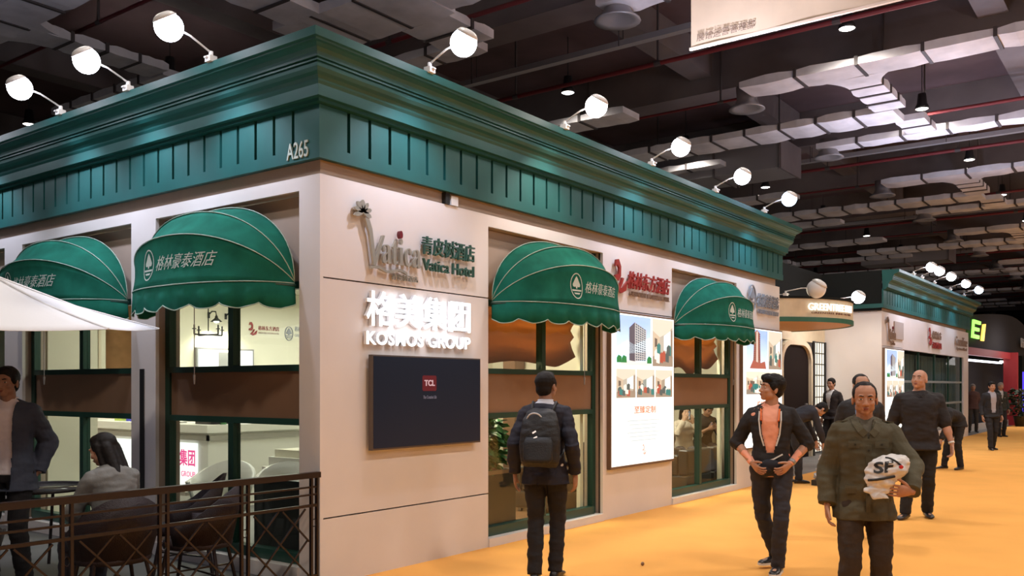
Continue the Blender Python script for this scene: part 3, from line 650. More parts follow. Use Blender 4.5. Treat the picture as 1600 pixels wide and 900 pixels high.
def drum(r0, r1, z0, z1, name, m, n=36):
    a0, a1 = radians(183), radians(357); mb = MB()
    rings = [[(r * cos(a0 + (a1 - a0) * k / n), r * sin(a0 + (a1 - a0) * k / n), z) for r, z in ((r0, z0), (r1, z0), (r1, z1), (r0, z1))] for k in range(n + 1)]
    return mb.loft(rings).build(name, m, cn)
drum(R_ - .04, R_, 2.84, 3.17, 'drum_band', M_CREAM); drum(R_ - .04, R_ + .012, 2.76, 2.84, 'green_band', mat('band_green', (.03, .14, .09), .5))
drum(.02, R_ - .04, 2.77, 2.80, 'underside', mat('canopy_under', (.62, .36, .14), .5)); drum(.02, R_ + .02, 3.17, 3.21, 'top_plate', M_DARK)
def cylp(z0, a0): return lambda u, v, t: ((R_ + .03 + t) * cos(a0 + u / R_), (R_ + .03 + t) * sin(a0 + u / R_), z0 + v)
text_obj('name_letters', 'GREENTREE INN', emis('drum_letters', (1, .98, .92), .9), cylp(2.96, radians(231)), 1.25, .13, bold=.0, ext=.012, parent=cn)
text_obj('small_letters', 'GREENTREE INNS HOTEL', mat('brown_letters', (.16, .06, .03), .5), cylp(2.90, radians(233)), 1.15, .035, ext=.005, parent=cn)
light('canopy_glow', 'AREA', (11.6, -.15, 3.12), 7, (1, .85, .6), .6, target=(11.0, -.3, 2.9))
flood(10.9, .10, 'y', 0, 10, 'unlit white floodlight standing on the round canopy', zt=3.21, z=3.34, along=.38, unlit=True, big=1.5, out=.42, group='floodlights over the entrance', aim=2.9)
flood(13.6, .35, 'y', 0, 9, 'upper floodlight between canopy and white wall', zt=3.21, z=3.46, along=.9, big=1.2, out=.5, group='floodlights over the entrance', aim=2.5)
flood(13.95, .9, 'y', 0, 6, 'lower glaring floodlight between canopy and white wall', zt=3.21, z=3.30, along=1.1, big=1.2, out=.6, group='floodlights over the entrance', aim=2.2)

# ================================================================== second booth
X2 = 16.93
w2 = struct('wall_far_booth')
for x0, x1, z0, z1 in ((X2 + .036, 18.9, 0, 2.54), (X2 + .036, 18.9, 2.55, 3.34), (18.9, 27.5, 2.52, 3.34), (18.9, 27.5, 0, .35), (26.7, 27.5, .35, 2.52)):
    MB().box((x0, 0, z0), (x1, .04, z1)).build('panel', M_WHITE, w2)
MB().box((X2, 0, 0), (X2 + .035, 1.3, 3.34)).build('panel', M_WHITE, w2); MB().box((X2 + .036, .041, 3.35), (27.3, .2, 3.5)).build('upper_band', M_TAN, w2)
MB().box((X2, .041, 3.35), (X2 + .035, 6, 3.5)).build('upper_band', M_TAN, w2)
MB().box((27.46, .04, 0), (27.5, 8, 3.34)).build('panel', M_WHITE, w2)
tr2 = struct('trim_2'); cornice(tr2, X2, 27.5, 1.6, False)
MB().box((X2 - .03, .0, 3.36), (X2, 1.6, 4.28)).build('shaded_return', M_DARK, tr2)  # shade on this return is put into its near-black colour
MB().box((X2, 1.6, 3.34), (X2 + .3, 6, 4.28)).build('shaded_return', M_DARK, tr2)
wd6 = struct('window_6', (18.9, 0, .35))
MB().box((0, .30, 0), (7.8, .34, 2.2)).build('backing', M_DARK, wd6)
for z in (.02, .73, 1.35): MB().box((0, .04, z + .0), (7.8, .09, z + .06)).build('rail', mat('frame_grey', (.22, .27, .28), .4), wd6)
for k in range(5): MB().box((k * 1.93, .05, 0), (k * 1.93 + .06, .1, 2.17)).build('mullion', M_FRAME, wd6)
MB().box((.0, .12, .02), (7.8, .124, 2.15)).build('pane', M_GLASS, wd6)
for k in range(14):
    x = .06 + k * .55; mb = MB()
    mb.loft([[(x + .5 * i / 14, .22 + .03 * sin(i * 1.35 + k) + dy, z) for i in range(15)] + [(x + .5 * i / 14, .235 + .03 * sin(i * 1.35 + k) + dy, z) for i in range(14, -1, -1)] for z, dy in ((.04, 0), (2.1, 0))])
    mb.build('curtain', mat('curtain_grey', (.10, .12, .125), .8), wd6)
sg = thing('wall_sign', 'bronze hotel logo over the lightbox of the second booth', 'sign'); vatica(FR(17.2, 2.66), sg, 1.0, M_SIGNBR); 
MB().prism([(0, 0), (.95, 0), (.95, .42), (0, .42)], lambda u, v, t: (18.0 + u * .9, -t, 2.75 + v), 0, .03).build('name_plate', mat('plate_grey', (.42, .36, .33), .5), sg)
sg = thing('wall_sign', 'dark red emblem with small characters on the second booth', 'sign'); bird(lambda u, v, t: (21.6 + u, -t, 2.72 + v), .5, .03, .055).build('emblem', M_SIGNR, sg)
text_obj('characters', '格林东方', M_SIGNBR, lambda u, v, t: (22.1 + u, -.035 - t, 2.92 + v), 1.1, .22, bold=.01, ext=.012, parent=sg)
text_obj('lower_characters', '酒店集团', M_SIGNR, lambda u, v, t: (22.1 + u, -.035 - t, 2.66 + v), 1.1, .18, bold=.01, ext=.012, parent=sg)
sg = thing('wall_sign', 'pale silver script sign at the end of the second booth', 'sign')
text_obj('script', 'GreenTree', M_SIGNBR, lambda u, v, t: (25.2 + u, -.035 - t, 2.86 + v), 1.9, .28, shear=.4, ext=.012, parent=sg)
text_obj('script_line', 'Apartment Hotel', M_SIGNBR, lambda u, v, t: (25.4 + u, -.035 - t, 2.70 + v), 1.6, .12, ext=.012, parent=sg)

# ================================================================== the black and red booth at the end of the aisle
w3 = struct('wall_red_booth')
M_BBK = mat('booth_black', (.011, .011, .013), .8, spec=.2); M_BRED = mat('booth_red', (.20, .012, .014), .5, emit=(.03, .001, .002), es=1)
MB().box((30, 1.2, 0), (46, 1.4, 2.6)).build('rear_wall', M_BBK, w3)
mb = MB(); rings = []
for k in range(17):
    x = 29.5 + k; y = .6 - .045 * k; zt = 3.9 + .7 * sin(pi * min(1, (k + 1.5) / 12) / 2) - (.02 * max(0, k - 8) ** 2)
    rings.append([(x, y, 3.0), (x, y, zt), (x, y + .3, zt), (x, y + .3, 3.0)])
mb.loft(rings).build('black_fascia', M_BBK, w3)
MB().bar((29.5, .55, 2.86), (38.5, .12, 2.86), .2, .26).build('red_band', M_BRED, w3)
MB().box((37.2, -.16, 0), (37.5, .35, 3.0)).build('red_column', M_BRED, w3)
MB().bar((29.6, .58, .12), (44, -.1, .12), .12, .24).build('white_plinth', mat('plinth', (.5, .5, .5), .5), w3)
MB().bar((29.8, .7, 2.56), (36.6, .36, 2.56), .10, .07).build('light_strip', emis('strip_glow', (.85, .88, 1), 2.6), w3)
MB().box((44, .35, .3), (44.1, .5, 2.3)).build('blue_light_strip', emis('blue_glow', (.10, .06, 1), .8), w3)
for k, u in enumerate((36.9, 38.2, 41.0)): MB().box((u, .35, 2.58), (u + .3, .45, 2.66)).build('small_lamp', emis('strip_glow2', (1, 1, 1), 3), w3)
sg = thing('neon_sign', 'slanted glowing green E and yellow stroke on the black booth', 'sign', (30.6, .45, 3.34)); NG = emis('neon_green', (.30, .95, .12), 1.5); NY = emis('neon_yellow', (1, .62, .10), 1.5)
F = lambda u, v, t: (u + .25 * v, -t, v * .66)
for a in ((0, 0, .22, 1.0), (.22, 0, 1.35, .2), (.22, .42, 1.25, .6), (.22, .82, 1.45, 1.0)): MB().prism([(a[0], a[1]), (a[2], a[1]), (a[2], a[3]), (a[0], a[3])], F, 0, .06).build('green_stroke', NG, sg)
MB().prism([(1.9, -.05), (2.35, -.05), (2.5, .95), (2.05, .9)], F, 0, .06).build('yellow_stroke', NY, sg)
text_obj('small_letters', 'Haillle', mat('dim_letters', (.3, .3, .3), .5), lambda u, v, t: (39.6 + u, .0 - t, 3.3 + v), 1.7, .4, bold=.02, ext=.02, parent=w3)
light('red_booth_light', 'AREA', (36, -1.2, 3.2), 35, (1, .9, .9), 2, target=(36, .5, 1.5))
pp = thing('potted_plant', 'dark leafy potted plant by the red column of the far booth', 'plant', (36.4, -.35, 0))
MB().lathe([(.16, 0), (.24, .4), (.26, .42), (.22, .42), (.2, .36)], n=14).build('pot', M_BLACK, pp, True)
def leaves(par, n, r, z0, z1, m, s=.12, seed=1, name='foliage', sx=1., sy=1.):
    rr = random.Random(seed); mb = MB()
    for k in range(n):
        a = rr.uniform(0, 2 * pi); z = rr.uniform(z0, z1); rad = r * sqrt(rr.random()) * (1 - .45 * abs((z - (z0 + z1) / 2) / (z1 - z0) * 2) ** 2)
        c = Vector((rad * cos(a) * sx, rad * sin(a) * sy, z)); d = Vector((cos(a + rr.uniform(-1, 1)), sin(a + rr.uniform(-1, 1)), rr.uniform(-.6, .6))).normalized(); sd = d.cross(Vector((rr.uniform(-1, 1), rr.uniform(-1, 1), 1))).normalized(); nn = sd.cross(d)
        L = s * rr.uniform(.7, 1.3)
        mb.add([c, c + d * L * .35 + sd * L * .28 + nn * .01, c + d * L * .8 + sd * L * .2, c + d * L - nn * L * .15, c + d * L * .8 - sd * L * .2, c + d * L * .35 - sd * L * .28 + nn * .01, c + d * L * .5 + nn * L * .08],
               [(0, 1, 6), (1, 2, 6), (2, 3, 6), (3, 4, 6), (4, 5, 6), (5, 0, 6)])
    o = mb.build(name, m, par); o['kind'] = 'stuff'; return o
M_LEAF = mat('leaf_green', (.035, .16, .045), .4, noise_amt=.5, nscale=14)
leaves(pp, 220, .42, .45, 1.5, mat('leaf_dark', (.012, .03, .015), .5), .2, 5)
MB().cyl((0, 0, .3), (0, 0, 1.3), .02, n=6).build('stem', M_BROWN, pp)
# low trims that belong with the hall
wx = thing('dark_booth', 'unlit dark exhibition booth far down the aisle', 'booth', (48, 1, 0)); MB().box((0, 0, 0), (40, 6, 4.2)).box((0, -.3, 3.4), (40, 0, 4.2)).build('booth_body', M_DARK, wx)

# ================================================================== inside the booth, seen through the windows
ct = thing('reception_counter', 'long white reception counter with lit group-name panel inside the booth', 'counter', (2.1, 4.5, 0))
M_CT = mat('counter_white', (.80, .79, .74), .35); M_BAND = mat('counter_band', (.36, .34, .30), .5)
MB().box((.03, .03, 0), (.6, 3.9, 1.0)).build('body', M_CT, ct); MB().box((.6, .03, 0), (3.2, .6, 1.0)).build('body', M_CT, ct)
MB().box((-.02, -.02, 1.0), (.65, 3.92, 1.10)).build('counter_top', M_CT, ct); MB().box((.65, -.02, 1.0), (3.25, .65, 1.10)).build('counter_top', M_CT, ct)
MB().box((.0, .0, .90), (.03, 3.9, .97)).build('band', M_BAND, ct); MB().box((.0, 0, .90), (3.2, .03, .97)).build('band', M_BAND, ct)
MB().box((-.01, .25, .28), (.03, 3.7, .86)).build('lit_panel', emis('panel_glow', (1, .98, .97), 1.0), ct)
PK = emis('pink_print', (.80, .05, .25), .8)
for yy in (3.75, .95): 
    text_obj('panel_characters', '格美集团', PK, lambda u, v, t: (-.014 - t, yy - u, .56 + v), .95 if yy > 3 else .7, .22, bold=.02, ext=.001, parent=ct)
    text_obj('panel_letters', 'KOSMOS GROUP', PK, lambda u, v, t: (-.014 - t, yy - u, .42 + v), .95 if yy > 3 else .7, .07, bold=.01, ext=.001, parent=ct)
def simple(name, label, cat, m, *boxes, loc=(0, 0, 0), rz=0, group=None):
    t = thing(name, label, cat, loc, rz, group); 
    for nm, mm, a, b in boxes: MB().box(a, b).build(nm, mm or m, t)
    return t
simple('box', 'black box standing on the white counter', 'box', M_BLACK, ('body', None, (0, 0, 0), (.3, .34, .13)), ('lid', M_GREY, (-.005, -.005, .13), (.305, .345, .145)), loc=(2.3, 4.72, 1.1))
simple('box', 'blue box on the counter behind the seated woman', 'box', mat('blue_box', (.05, .06, .5), .5), ('body', None, (0, 0, 0), (.2, .34, .07)), ('lid', M_WHITE, (0, 0, .07), (.2, .34, .078)), loc=(2.3, 6.4, 1.1))
simple('box', 'yellow green box on the counter beside the blue one', 'box', mat('lime_box', (.4, .5, .1), .5), ('body', None, (0, 0, 0), (.2, .2, .06)), ('lid', M_LEAF, (0, 0, .06), (.2, .2, .07)), loc=(2.3, 6.85, 1.1))
t = thing('bottle', 'green bottle beside the black box on the counter', 'bottle', (2.42, 4.62, 1.1)); MB().lathe([(.04, 0), (.042, .1), (.015, .15), (.015, .19)], n=12).build('body', M_LEAF, t, True); MB().cyl((0, 0, .19), (0, 0, .205), .017).build('bottle_cap', M_BLACK, t)
for k, (x, y) in enumerate(((2.25, 5.5), (2.9, 4.65), (3.5, 4.62))): simple('brochure', ['white brochures fanned on the counter centre', 'white brochures near the counter corner', 'white brochures toward the right end of the counter'][k], 'brochure', M_WHITE, ('sheet', None, (0, 0, 0), (.22, .3, .012)), ('top_sheet', M_CT, (.03, -.02, .012), (.25, .28, .02)), loc=(x, y, 1.1), rz=.2 * k, group='brochures on the counter')
t = thing('potted_plant', 'small dark plant standing at the left end of the counter', 'plant', (2.35, 7.75, 1.1)); MB().lathe([(.05, 0), (.06, .09), (.05, .09)], n=12).build('pot', M_BLACK, t, True); leaves(t, 60, .1, .1, .25, mat('leaf_dark', (.02, .05, .025), .5), .08, 9)
sg = thing('wall_sign', 'small red bird emblem and characters on the inner wall', 'sign'); bird(lambda u, v, t: (5.10 + u, 7.6 - t, 2.5 + v), .24, .0, .02).build('emblem', M_SIGNR, sg)
text_obj('characters', '格林东方酒店', M_SIGNR, lambda u, v, t: (5.3 + u, 7.6 - t, 2.60 + v), .46, .08, ext=.008, parent=sg); text_obj('latin_letters', 'GREENTREE EASTERN HOTEL', M_SIGNBR, lambda u, v, t: (5.3 + u, 7.6 - t, 2.54 + v), .46, .03, ext=.005, parent=sg)
sg = thing('wall_sign', 'small grey tree emblem and characters on the inner wall', 'sign'); tree_emblem(lambda u, v, t: (5.98 + u, 7.6 - t, 2.57 + v), .26, 0, .02).build('emblem', M_SIGNGY, sg)
text_obj('characters', '格林豪泰酒店', M_SIGNGY, lambda u, v, t: (6.12 + u, 7.6 - t, 2.62 + v), .46, .09, ext=.008, parent=sg); text_obj('latin_letters', 'GREENTREE INN', M_SIGNGY, lambda u, v, t: (6.12 + u, 7.6 - t, 2.52 + v), .46, .05, ext=.005, parent=sg)
t = thing('lit_screen', 'bright wall screen with a small grey picture inside the booth', 'screen', (4.02, 7.55, 1.25)); MB().box((0, 0, 0), (1.15, .05, 1.0)).build('frame', M_GREY, t); MB().box((.03, -.005, .03), (1.12, 0, .97)).build('panel', emis('screen_glow', (1, 1, 1), 1.1), t); MB().box((.42, -.008, .66), (.72, -.005, .93)).box((.43, -.01, .78), (.71, -.008, .81)).build('picture', mat('pic_grey', (.3, .3, .3), .5), t)
ar = thing('arched_niche', 'brown arched doorway in the inner wall, cut by the corner pier', 'doorway', (6.25, 7.58, 0))
arc = [(0, 0), (0, 1.95)] + [(.5 - .5 * cos(pi * k / 12), 1.95 + .5 * sin(pi * k / 12)) for k in range(1, 12)] + [(1.0, 1.95), (1.0, 0)]
mb = MB(); inn = [(.5 + (u - .5) * .82, v * .965) for u, v in arc]
for k in range(len(arc) - 1): mb.prism([arc[k], arc[k + 1], inn[k + 1], inn[k]], lambda u, v, t: (u, -t, v), 0, .06)
mb.build('arch_frame', M_WOOD, ar); MB().prism(inn, lambda u, v, t: (u, -t, v), 0, .02).build('arch_back', mat('arch_pane', (.55, .58, .6), .3), ar)
for k in range(6): MB().box((.1, -.04, .3 + k * .35), (.9, -.02, .33 + k * .35)).build('bar', M_BLACK, ar)
def gooseneck(x, y, z, lab):
    t = thing('wall_lamp', lab, 'lamp', (x, y, z), group='gooseneck wall lamps'); MB().box((-.02, -.015, -.05), (.02, 0, .05)).build('plate', M_BLACK, t)
    MB().tube([(0, 0, 0), (0, -.1, .06), (0, -.2, .05), (0, -.22, -.02)], .012, 6).build('arm', M_BLACK, t, True); MB().lathe([(.02, 0), (.03, -.04), (.1, -.10), (.095, -.10), (.02, -.05)], (0, -.22, -.02), n=14).build('shade', M_BLACK, t, True); MB().ell((0, -.22, -.10), (.05, .05, .04)).build('bulb', M_DOWN, t, True)
    light('gooseneck_glow', 'SPOT', (x, y - .22, z - .18), 30, (1, .9, .7), .04, target=(x, y - .1, z - 2), spot=130)
gooseneck(4.28, 7.6, 2.80, 'black gooseneck wall lamp, left one of the pair over the screen'); gooseneck(4.62, 7.6, 2.80, 'black gooseneck wall lamp, right one of the pair over the screen')
pl = thing('pendant_lamp', 'black candle-arm chandelier hanging inside the corner room', 'pendant lamp', (2.6, 5.2, 2.36)); MB().cyl((0, 0, 0), (0, 0, .9), .008, n=6).build('stem', M_BLACK, pl)
mb = MB().bar((-.22, 0, -.05), (.22, 0, -.05), .02, .02).bar((0, -.22, -.05), (0, .22, -.05), .02, .02)
for a in ((-.22, 0), (.22, 0), (0, -.22), (0, .22)): mb.cyl((*a, -.05), (*a, .08), .012, n=6).cyl((*a, .02), (*a, .03), .03, n=8)
mb.build('candle_frame', M_BLACK, pl)
light('pendant_glow', 'POINT', (2.9, 5.6, 2.4), 22, (1, .93, .75), .08)
def tub_chair(x, y, rz, label):
    t = thing('tub_chair', label, 'chair', (x, y, 0), rz, 'white tub chairs inside the booth'); mb = MB(); n = 16
    outer = []; inner = []
    for k in range(n + 1):
        a = radians(-40 + 260 * k / n); h = .66 + .18 * max(0, sin(a)) ** 1.2
        outer.append((a, h))
    rings = [[(.30 * cos(a) * .8, .30 * sin(a) * .8, .36), (.34 * cos(a), .34 * sin(a), h), (.30 * cos(a), .30 * sin(a), h + .005), (.22 * cos(a), .22 * sin(a), .40)] for a, h in outer]
    mb.loft(rings).build('shell', M_CT, t, True)
    MB().lathe([(.02, .34), (.24, .35), (.27, .40), (.25, .46), (.02, .47)], n=18).build('seat_cushion', M_CT, t, True)
    MB().lathe([(.03, .02), (.03, .34)], n=10).build('stem', M_GREY, t, True); MB().lathe([(.22, 0), (.22, .012), (.03, .03)], n=18).build('base', M_GREY, t, True); return t
tub_chair(.62, 2.16, radians(-60), 'white tub chair behind the mullion of the corner window'); tub_chair(.92, 1.50, radians(-40), 'white tub chair beside the black chest, right'); tub_chair(1.3, 6.2, radians(80), 'white tub chair in front of the lit counter panel')
simple('side_table', 'small white slab table between the tub chairs', 'table', M_CT, ('top', None, (-.3, -.25, .5), (.3, .25, .54)), ('leg', M_GREY, (-.03, -.03, 0), (.03, .03, .5)), ('base', M_GREY, (-.18, -.18, 0), (.18, .18, .02)), loc=(.75, 2.75, 0))
simple('chest', 'black chest just inside the corner window', 'chest', M_LEATH, ('body', None, (0, 0, 0), (.42, .80, .74)), ('lid', M_BLACK, (-.01, -.01, .742), (.43, .81, .775)), loc=(.30, .42, 0))
simple('cushion_stack', 'folded pale cushions on the white sofa arm', 'cushion', M_CT, ('cushion', None, (0, 0, .0), (.6, .5, .1)), ('cushion', M_WALLIN, (.05, .03, .1), (.55, .46, .18)), loc=(1.40, 1.9, .74))
simple('cabinet', 'low white cabinet carrying the cushions', 'cabinet', M_CT, ('body', None, (0, 0, 0), (.66, .6, .70)), ('top', M_WHITE, (-.01, -.01, .70), (.67, .61, .735)), loc=(1.36, 1.84, 0))
# timber studs behind the next window
for k, x in enumerate((2.55, 2.72, 2.86, 3.02)): simple('timber_upright', 'pale timber upright behind the window left of the slot pier, %s from the left' % ORD[k], 'post', M_CREAM, ('post', M_WOOD if k % 2 == 0 else M_WALLIN, (0, 0, 0), (.07, .1, 2.9)), ('foot', M_BLACK, (-.02, -.02, 0), (.09, .12, .02)), loc=(x, 8.7, 0), group='timber uprights')

# right-hand rooms
M_SHADE = mat('orange_shade', (.42, .21, .10), .75, noise_amt=.08, nscale=6, bump=.15, bscale=40)
_nt = M_SHADE.node_tree; _tr = _nt.nodes.new('ShaderNodeBsdfTranslucent'); _tr.inputs[0].default_value = (.50, .26, .12, 1); _mx = _nt.nodes.new('ShaderNodeMixShader'); _mx.inputs[0].default_value = .5
_nt.links.new(_nt.nodes['Principled BSDF'].outputs[0], _mx.inputs[1]); _nt.links.new(_tr.outputs[0], _mx.inputs[2]); _nt.links.new(_mx.outputs[0], _nt.nodes['Material Output'].inputs[0])
MB().box((2.2, .27, .0), (10.2, 2.35, .012)).build('room_floor', mat('room_floor_wood', (.24, .13, .07), .4, noise_amt=.2, nscale=4), fl)
def roman_shade(x0, w_, label, sym):
    t = thing('roman_shade', label, 'window blind', (x0, .27, 0), group='orange roman shades'); n = 28
    def low(u): return (1.99 - .21 * (1 - abs(2 * u - 1)) ** .8 + .035 * cos(6 * pi * u)) if sym else (1.81 + .08 * abs(u - .15) + .05 * sin(5 * u) + (.12 if u > .8 else 0) * (u - .8) * 5)
    zs = [0, .12, .2, .32, .40, .55, .66, .8, 1]
    R = []
    for i in range(n + 1):
        u = i / n; zl = low(u); ring = [(u * w_, .035 * sin(j * 2.2) + .012 * sin(u * 9 + j), 2.47 - (2.47 - zl) * z) for j, z in enumerate(zs)]
        R.append(ring + [(a, b + .012, c) for a, b, c in reversed(ring)])
    MB().loft(R).build('fabric', M_SHADE, t, True); MB().box((0, -.02, 2.47), (w_, .04, 2.52)).build('headrail', M_WOOD, t)
    return t
roman_shade(2.28, 1.88, 'orange fabric shade hanging in the window behind the backpack man', False); roman_shade(6.32, 1.95, 'orange fabric shade with scalloped dip in the window of the seated pair', True)
light('shade_light', 'AREA', (3.3, .9, 2.9), 45, (1, .8, .5), .8, target=(3.3, .3, 2.0)); light('shade_light', 'AREA', (7.6, .9, 2.9), 45, (1, .8, .5), .8, target=(7.4, .3, 2.0))
t = thing('planter', 'dark brown planter box with lush green plant in the right-hand window', 'planter', (2.35, .35, 0))
MB().box((0, 0, 0), (.78, .4, .66)).build('box', mat('planter_brown', (.022, .013, .010), .5), t); MB().box((-.01, -.01, .66), (.79, .41, .70)).build('box_rim', M_BROWN, t)
o = leaves(t, 420, .36, .72, 1.26, M_LEAF, .15, 3, sy=.55); o.location = (.36, .2, 0)
def armchair(x, y, rz, label, w_=.75, dp=.75, h=.72, group='black leather armchairs and sofas'):
    t = thing('armchair', label, 'armchair', (x, y, 0), rz, group)
    def rb(name, a, b, r=.03):
        o = MB().box(a, b).build(name, M_LEATH, t); bv = o.modifiers.new('bevel', 'BEVEL'); bv.width = r; bv.segments = 3; return o
    rb('base', (-w_ / 2, -dp / 2, .06), (w_ / 2, dp / 2, .28)); rb('backrest', (-w_ / 2, dp / 2 - .16, .28), (w_ / 2, dp / 2, h)); rb('seat_cushion', (-w_ / 2 + .14, -dp / 2, .28), (w_ / 2 - .14, dp / 2 - .16, .43))
    for s in (-1, 1): rb('armrest', (s * w_ / 2 - (.13 if s > 0 else 0), -dp / 2, .28), (s * w_ / 2 + (0 if s > 0 else .13), dp / 2 - .16, .58))
    for a in (-1, 1):
        for b in (-1, 1): MB().box((a * (w_ / 2 - .08) - .02, b * (dp / 2 - .08) - .02, .012), (a * (w_ / 2 - .08) + .02, b * (dp / 2 - .08) + .02, .06)).build('leg', M_GREY, t)
    return t
armchair(4.75, .95, radians(-90), 'black leather armchair right of the man with the backpack', h=.88)
armchair(7.75, .52, radians(180), 'black leather armchair, left of the two below the second awning', w_=.85, dp=.46, h=.66); armchair(8.72, .52, radians(180), 'black leather armchair, right of the two below the second awning', w_=.85, dp=.46, h=.66)
armchair(9.45, 1.45, 0, 'black leather sofa under the seated pair', w_=1.45, h=.74)
simple('wood_column', 'brown wooden column inside the room behind the armchair', 'column', M_WOOD, ('shaft', M_BROWN, (0, 0, 0), (.22, .2, 3.2)), ('plinth', M_BLACK, (-.02, -.02, 0), (.24, .22, .1)), loc=(5.02, 1.75, .012))
simple('side_table', 'small table with a bright tray inside the right-hand room', 'table', M_CT, ('top', None, (0, 0, .72), (.5, .4, .75)), ('leg', M_BLACK, (.22, .17, 0), (.28, .23, .72)), ('base', M_BLACK, (.1, .06, 0), (.4, .34, .02)), loc=(4.05, 1.7, .012))
for k, x in enumerate((4.22, 8.28)): simple('white_curtain', ['slim white curtain at the right jamb behind the armchair', 'slim white curtain at the right jamb beside the seated man'][k], 'curtain', M_WALLIN, ('fabric', None, (0, 0, .02), (.07, .05, 2.9)), ('rod', M_GREY, (-.1, .01, 2.9), (.12, .04, 2.93)), loc=(x, .20, 0))

# ================================================================== terrace
rl = thing('terrace_railing', 'dark maroon terrace railing with diamond lattice in front of the cafe chairs', 'railing', (0, 0, 0))
MB().bar((-.03, -.02, .90), (-4.7, -.02, .90), .055, .045).build('top_rail', M_RAIL, rl)
for z in (.805, .745): MB().bar((-.05, -.02, z), (-4.7, -.02, z), .018, .014).build('thin_rail', M_RAIL, rl)
for z in (.66, .10): MB().bar((-.05, -.02, z), (-4.7, -.02, z), .022, .022).build('panel_rail', M_RAIL, rl)
for k in range(8):
    x = -.08 - .66 * k
    for dx in (-.028, .03): MB().box((x + dx - .010, -.032, 0), (x + dx + .010, -.008, .88)).build('post', M_RAIL, rl)
    MB().tube([(x + .001 + .02 * cos(a), -.02, .52 + .03 * sin(a)) for a in [2 * pi * i / 10 for i in range(11)]], .004, 4).build('ring', M_RAIL, rl)
    if k < 7:
        x1 = x - .055; x0 = x - .61; W_ = x1 - x0; zb, zt = .11, .65
        for c in (-.27, 0, .27, .54):
            for sgn in (1, -1):
                pts = []
                for s in range(0, 41):
                    u = W_ * s / 40; z = (zb + c + u) if sgn > 0 else (zb + c + (W_ - u))
                    if zb <= z <= zt: pts.append((x0 + u, z))
                if len(pts) > 4: MB().bar((pts[0][0], -.02 + .006 * sgn, pts[0][1]), (pts[-1][0], -.02 + .006 * sgn, pts[-1][1]), .012, .012).build('lattice_bar', M_RAIL, rl)
def rattan(x, y, face, label):
    t = thing('rattan_chair', label, 'chair', (x, y, 0), face, 'dark rattan cafe chairs'); n = 18; R = []
    for k in range(n + 1):
        a = radians(-205 + 230 * k / n); b = -sin(a)   # back of the chair at -Y
        h = .60 + .27 * max(0, b) ** 1.3; R.append([(.25 * cos(a), .25 * sin(a), .40), (.31 * cos(a) * (1 + .05 * b), .31 * sin(a) * (1 + .12 * max(0, b)), h), (.29 * cos(a), .29 * sin(a) * (1 + .12 * max(0, b)), h), (.23 * cos(a), .23 * sin(a), .42)])
    MB().loft(R).build('shell', M_RATTAN, t, True); MB().lathe([(.02, .39), (.25, .39), (.26, .42), (.24, .455), (.02, .46)], n=18).build('seat', M_RATTAN, t, True)
    for a, b in ((-1, -1), (1, -1), (1, 1), (-1, 1)): MB().cyl((a * .17, b * .17, .40), (a * .24, b * .24, 0), .014, n=8).build('leg', M_RAIL, t)
    MB().bar((-.2, -.2, .2), (.2, .2, .2), .012, .012).bar((-.2, .2, .215), (.2, -.2, .215), .012, .012).build('cross_brace', M_RAIL, t); return t
def face_to(p, q): return atan2(q[1] - p[1], q[0] - p[0]) - pi / 2
TBL = (-1.05, 2.45)
for p, lb, tgt in (((-.48, 1.14), 'dark rattan chair nearest the corner window, high back to the right', (-1.6, 1.9)), ((-.80, .47), 'dark rattan chair right behind the railing beside the seated woman', (-1.7, 1.6)), ((-1.50, .44), 'dark rattan chair carrying the seated woman', TBL), ((-2.2, 1.2), 'dark rattan chair left of the seated woman', TBL)):
    rattan(p[0], p[1], face_to(p, tgt), lb)
tb = thing('cafe_table', 'round glass-topped terrace table with dark rim', 'table', (*TBL, 0)); MB().lathe([(.02, .715), (.44, .715), (.44, .725), (.02, .725)], n=32).build('glass_top', mat('table_glass', (.08, .07, .07), .08), tb, True)
MB().tube([(.455 * cos(a), .455 * sin(a), .72) for a in [2 * pi * i / 32 for i in range(33)]], .014, 6).build('rim', M_RAIL, tb, True); MB().lathe([(.44, .68), (.46, .66), (.46, .64), (.44, .64)], n=32, cap=False).build('lower_ring', M_RAIL, tb, True)
for k in range(4):
    a = pi / 4 + pi / 2 * k; MB().cyl((.42 * cos(a), .42 * sin(a), .71), (.30 * cos(a), .30 * sin(a), 0), .014, n=8).build('leg', M_RAIL, tb)
# parasol: rim tilts a little towards the viewer
um = thing('parasol', 'white octagonal parasol cut by the left picture edge', 'parasol'); M_PAR = mat('parasol_white', (.80, .80, .84), .7, bump=.1, bscale=30)
CX, CD, RR = -3.99, 6.9, 1.21
def ucam(xc, d, z): p = CAM + RV * xc + WV * d; return Vector((p.x, p.y, z))
cor = [ucam(CX + RR * cos(radians(22.5 + 45 * k)), CD + RR * sin(radians(22.5 + 45 * k)), 1.6 + .0637 * (CD + RR * sin(radians(22.5 + 45 * k)))) for k in range(8)]
ap = ucam(CX, CD, 2.46)
for k in range(8):
    a, b = cor[k], cor[(k + 1) % 8]; R = []; n = 8
    for i in range(n + 1):
        s = i / n; p = ap.lerp(a, max(s, .03)); q = ap.lerp(b, max(s, .03)); R.append([p.lerp(q, j / 6) - Vector((0, 0, .05 * sin(pi * j / 6) * s * (1 - .75 * s) + .03 * sin(pi * s))) for j in range(7)])
    o = MB().loft(R, cap=False, closed=False).build('canopy_panel', M_PAR, um, True); sm = o.modifiers.new('thick', 'SOLIDIFY'); sm.thickness = .003
    MB().tube([ap.lerp(a, .04), ap.lerp(a, .5) - Vector((0, 0, .035)), a], .008, 5).build('rib', M_WMET, um)
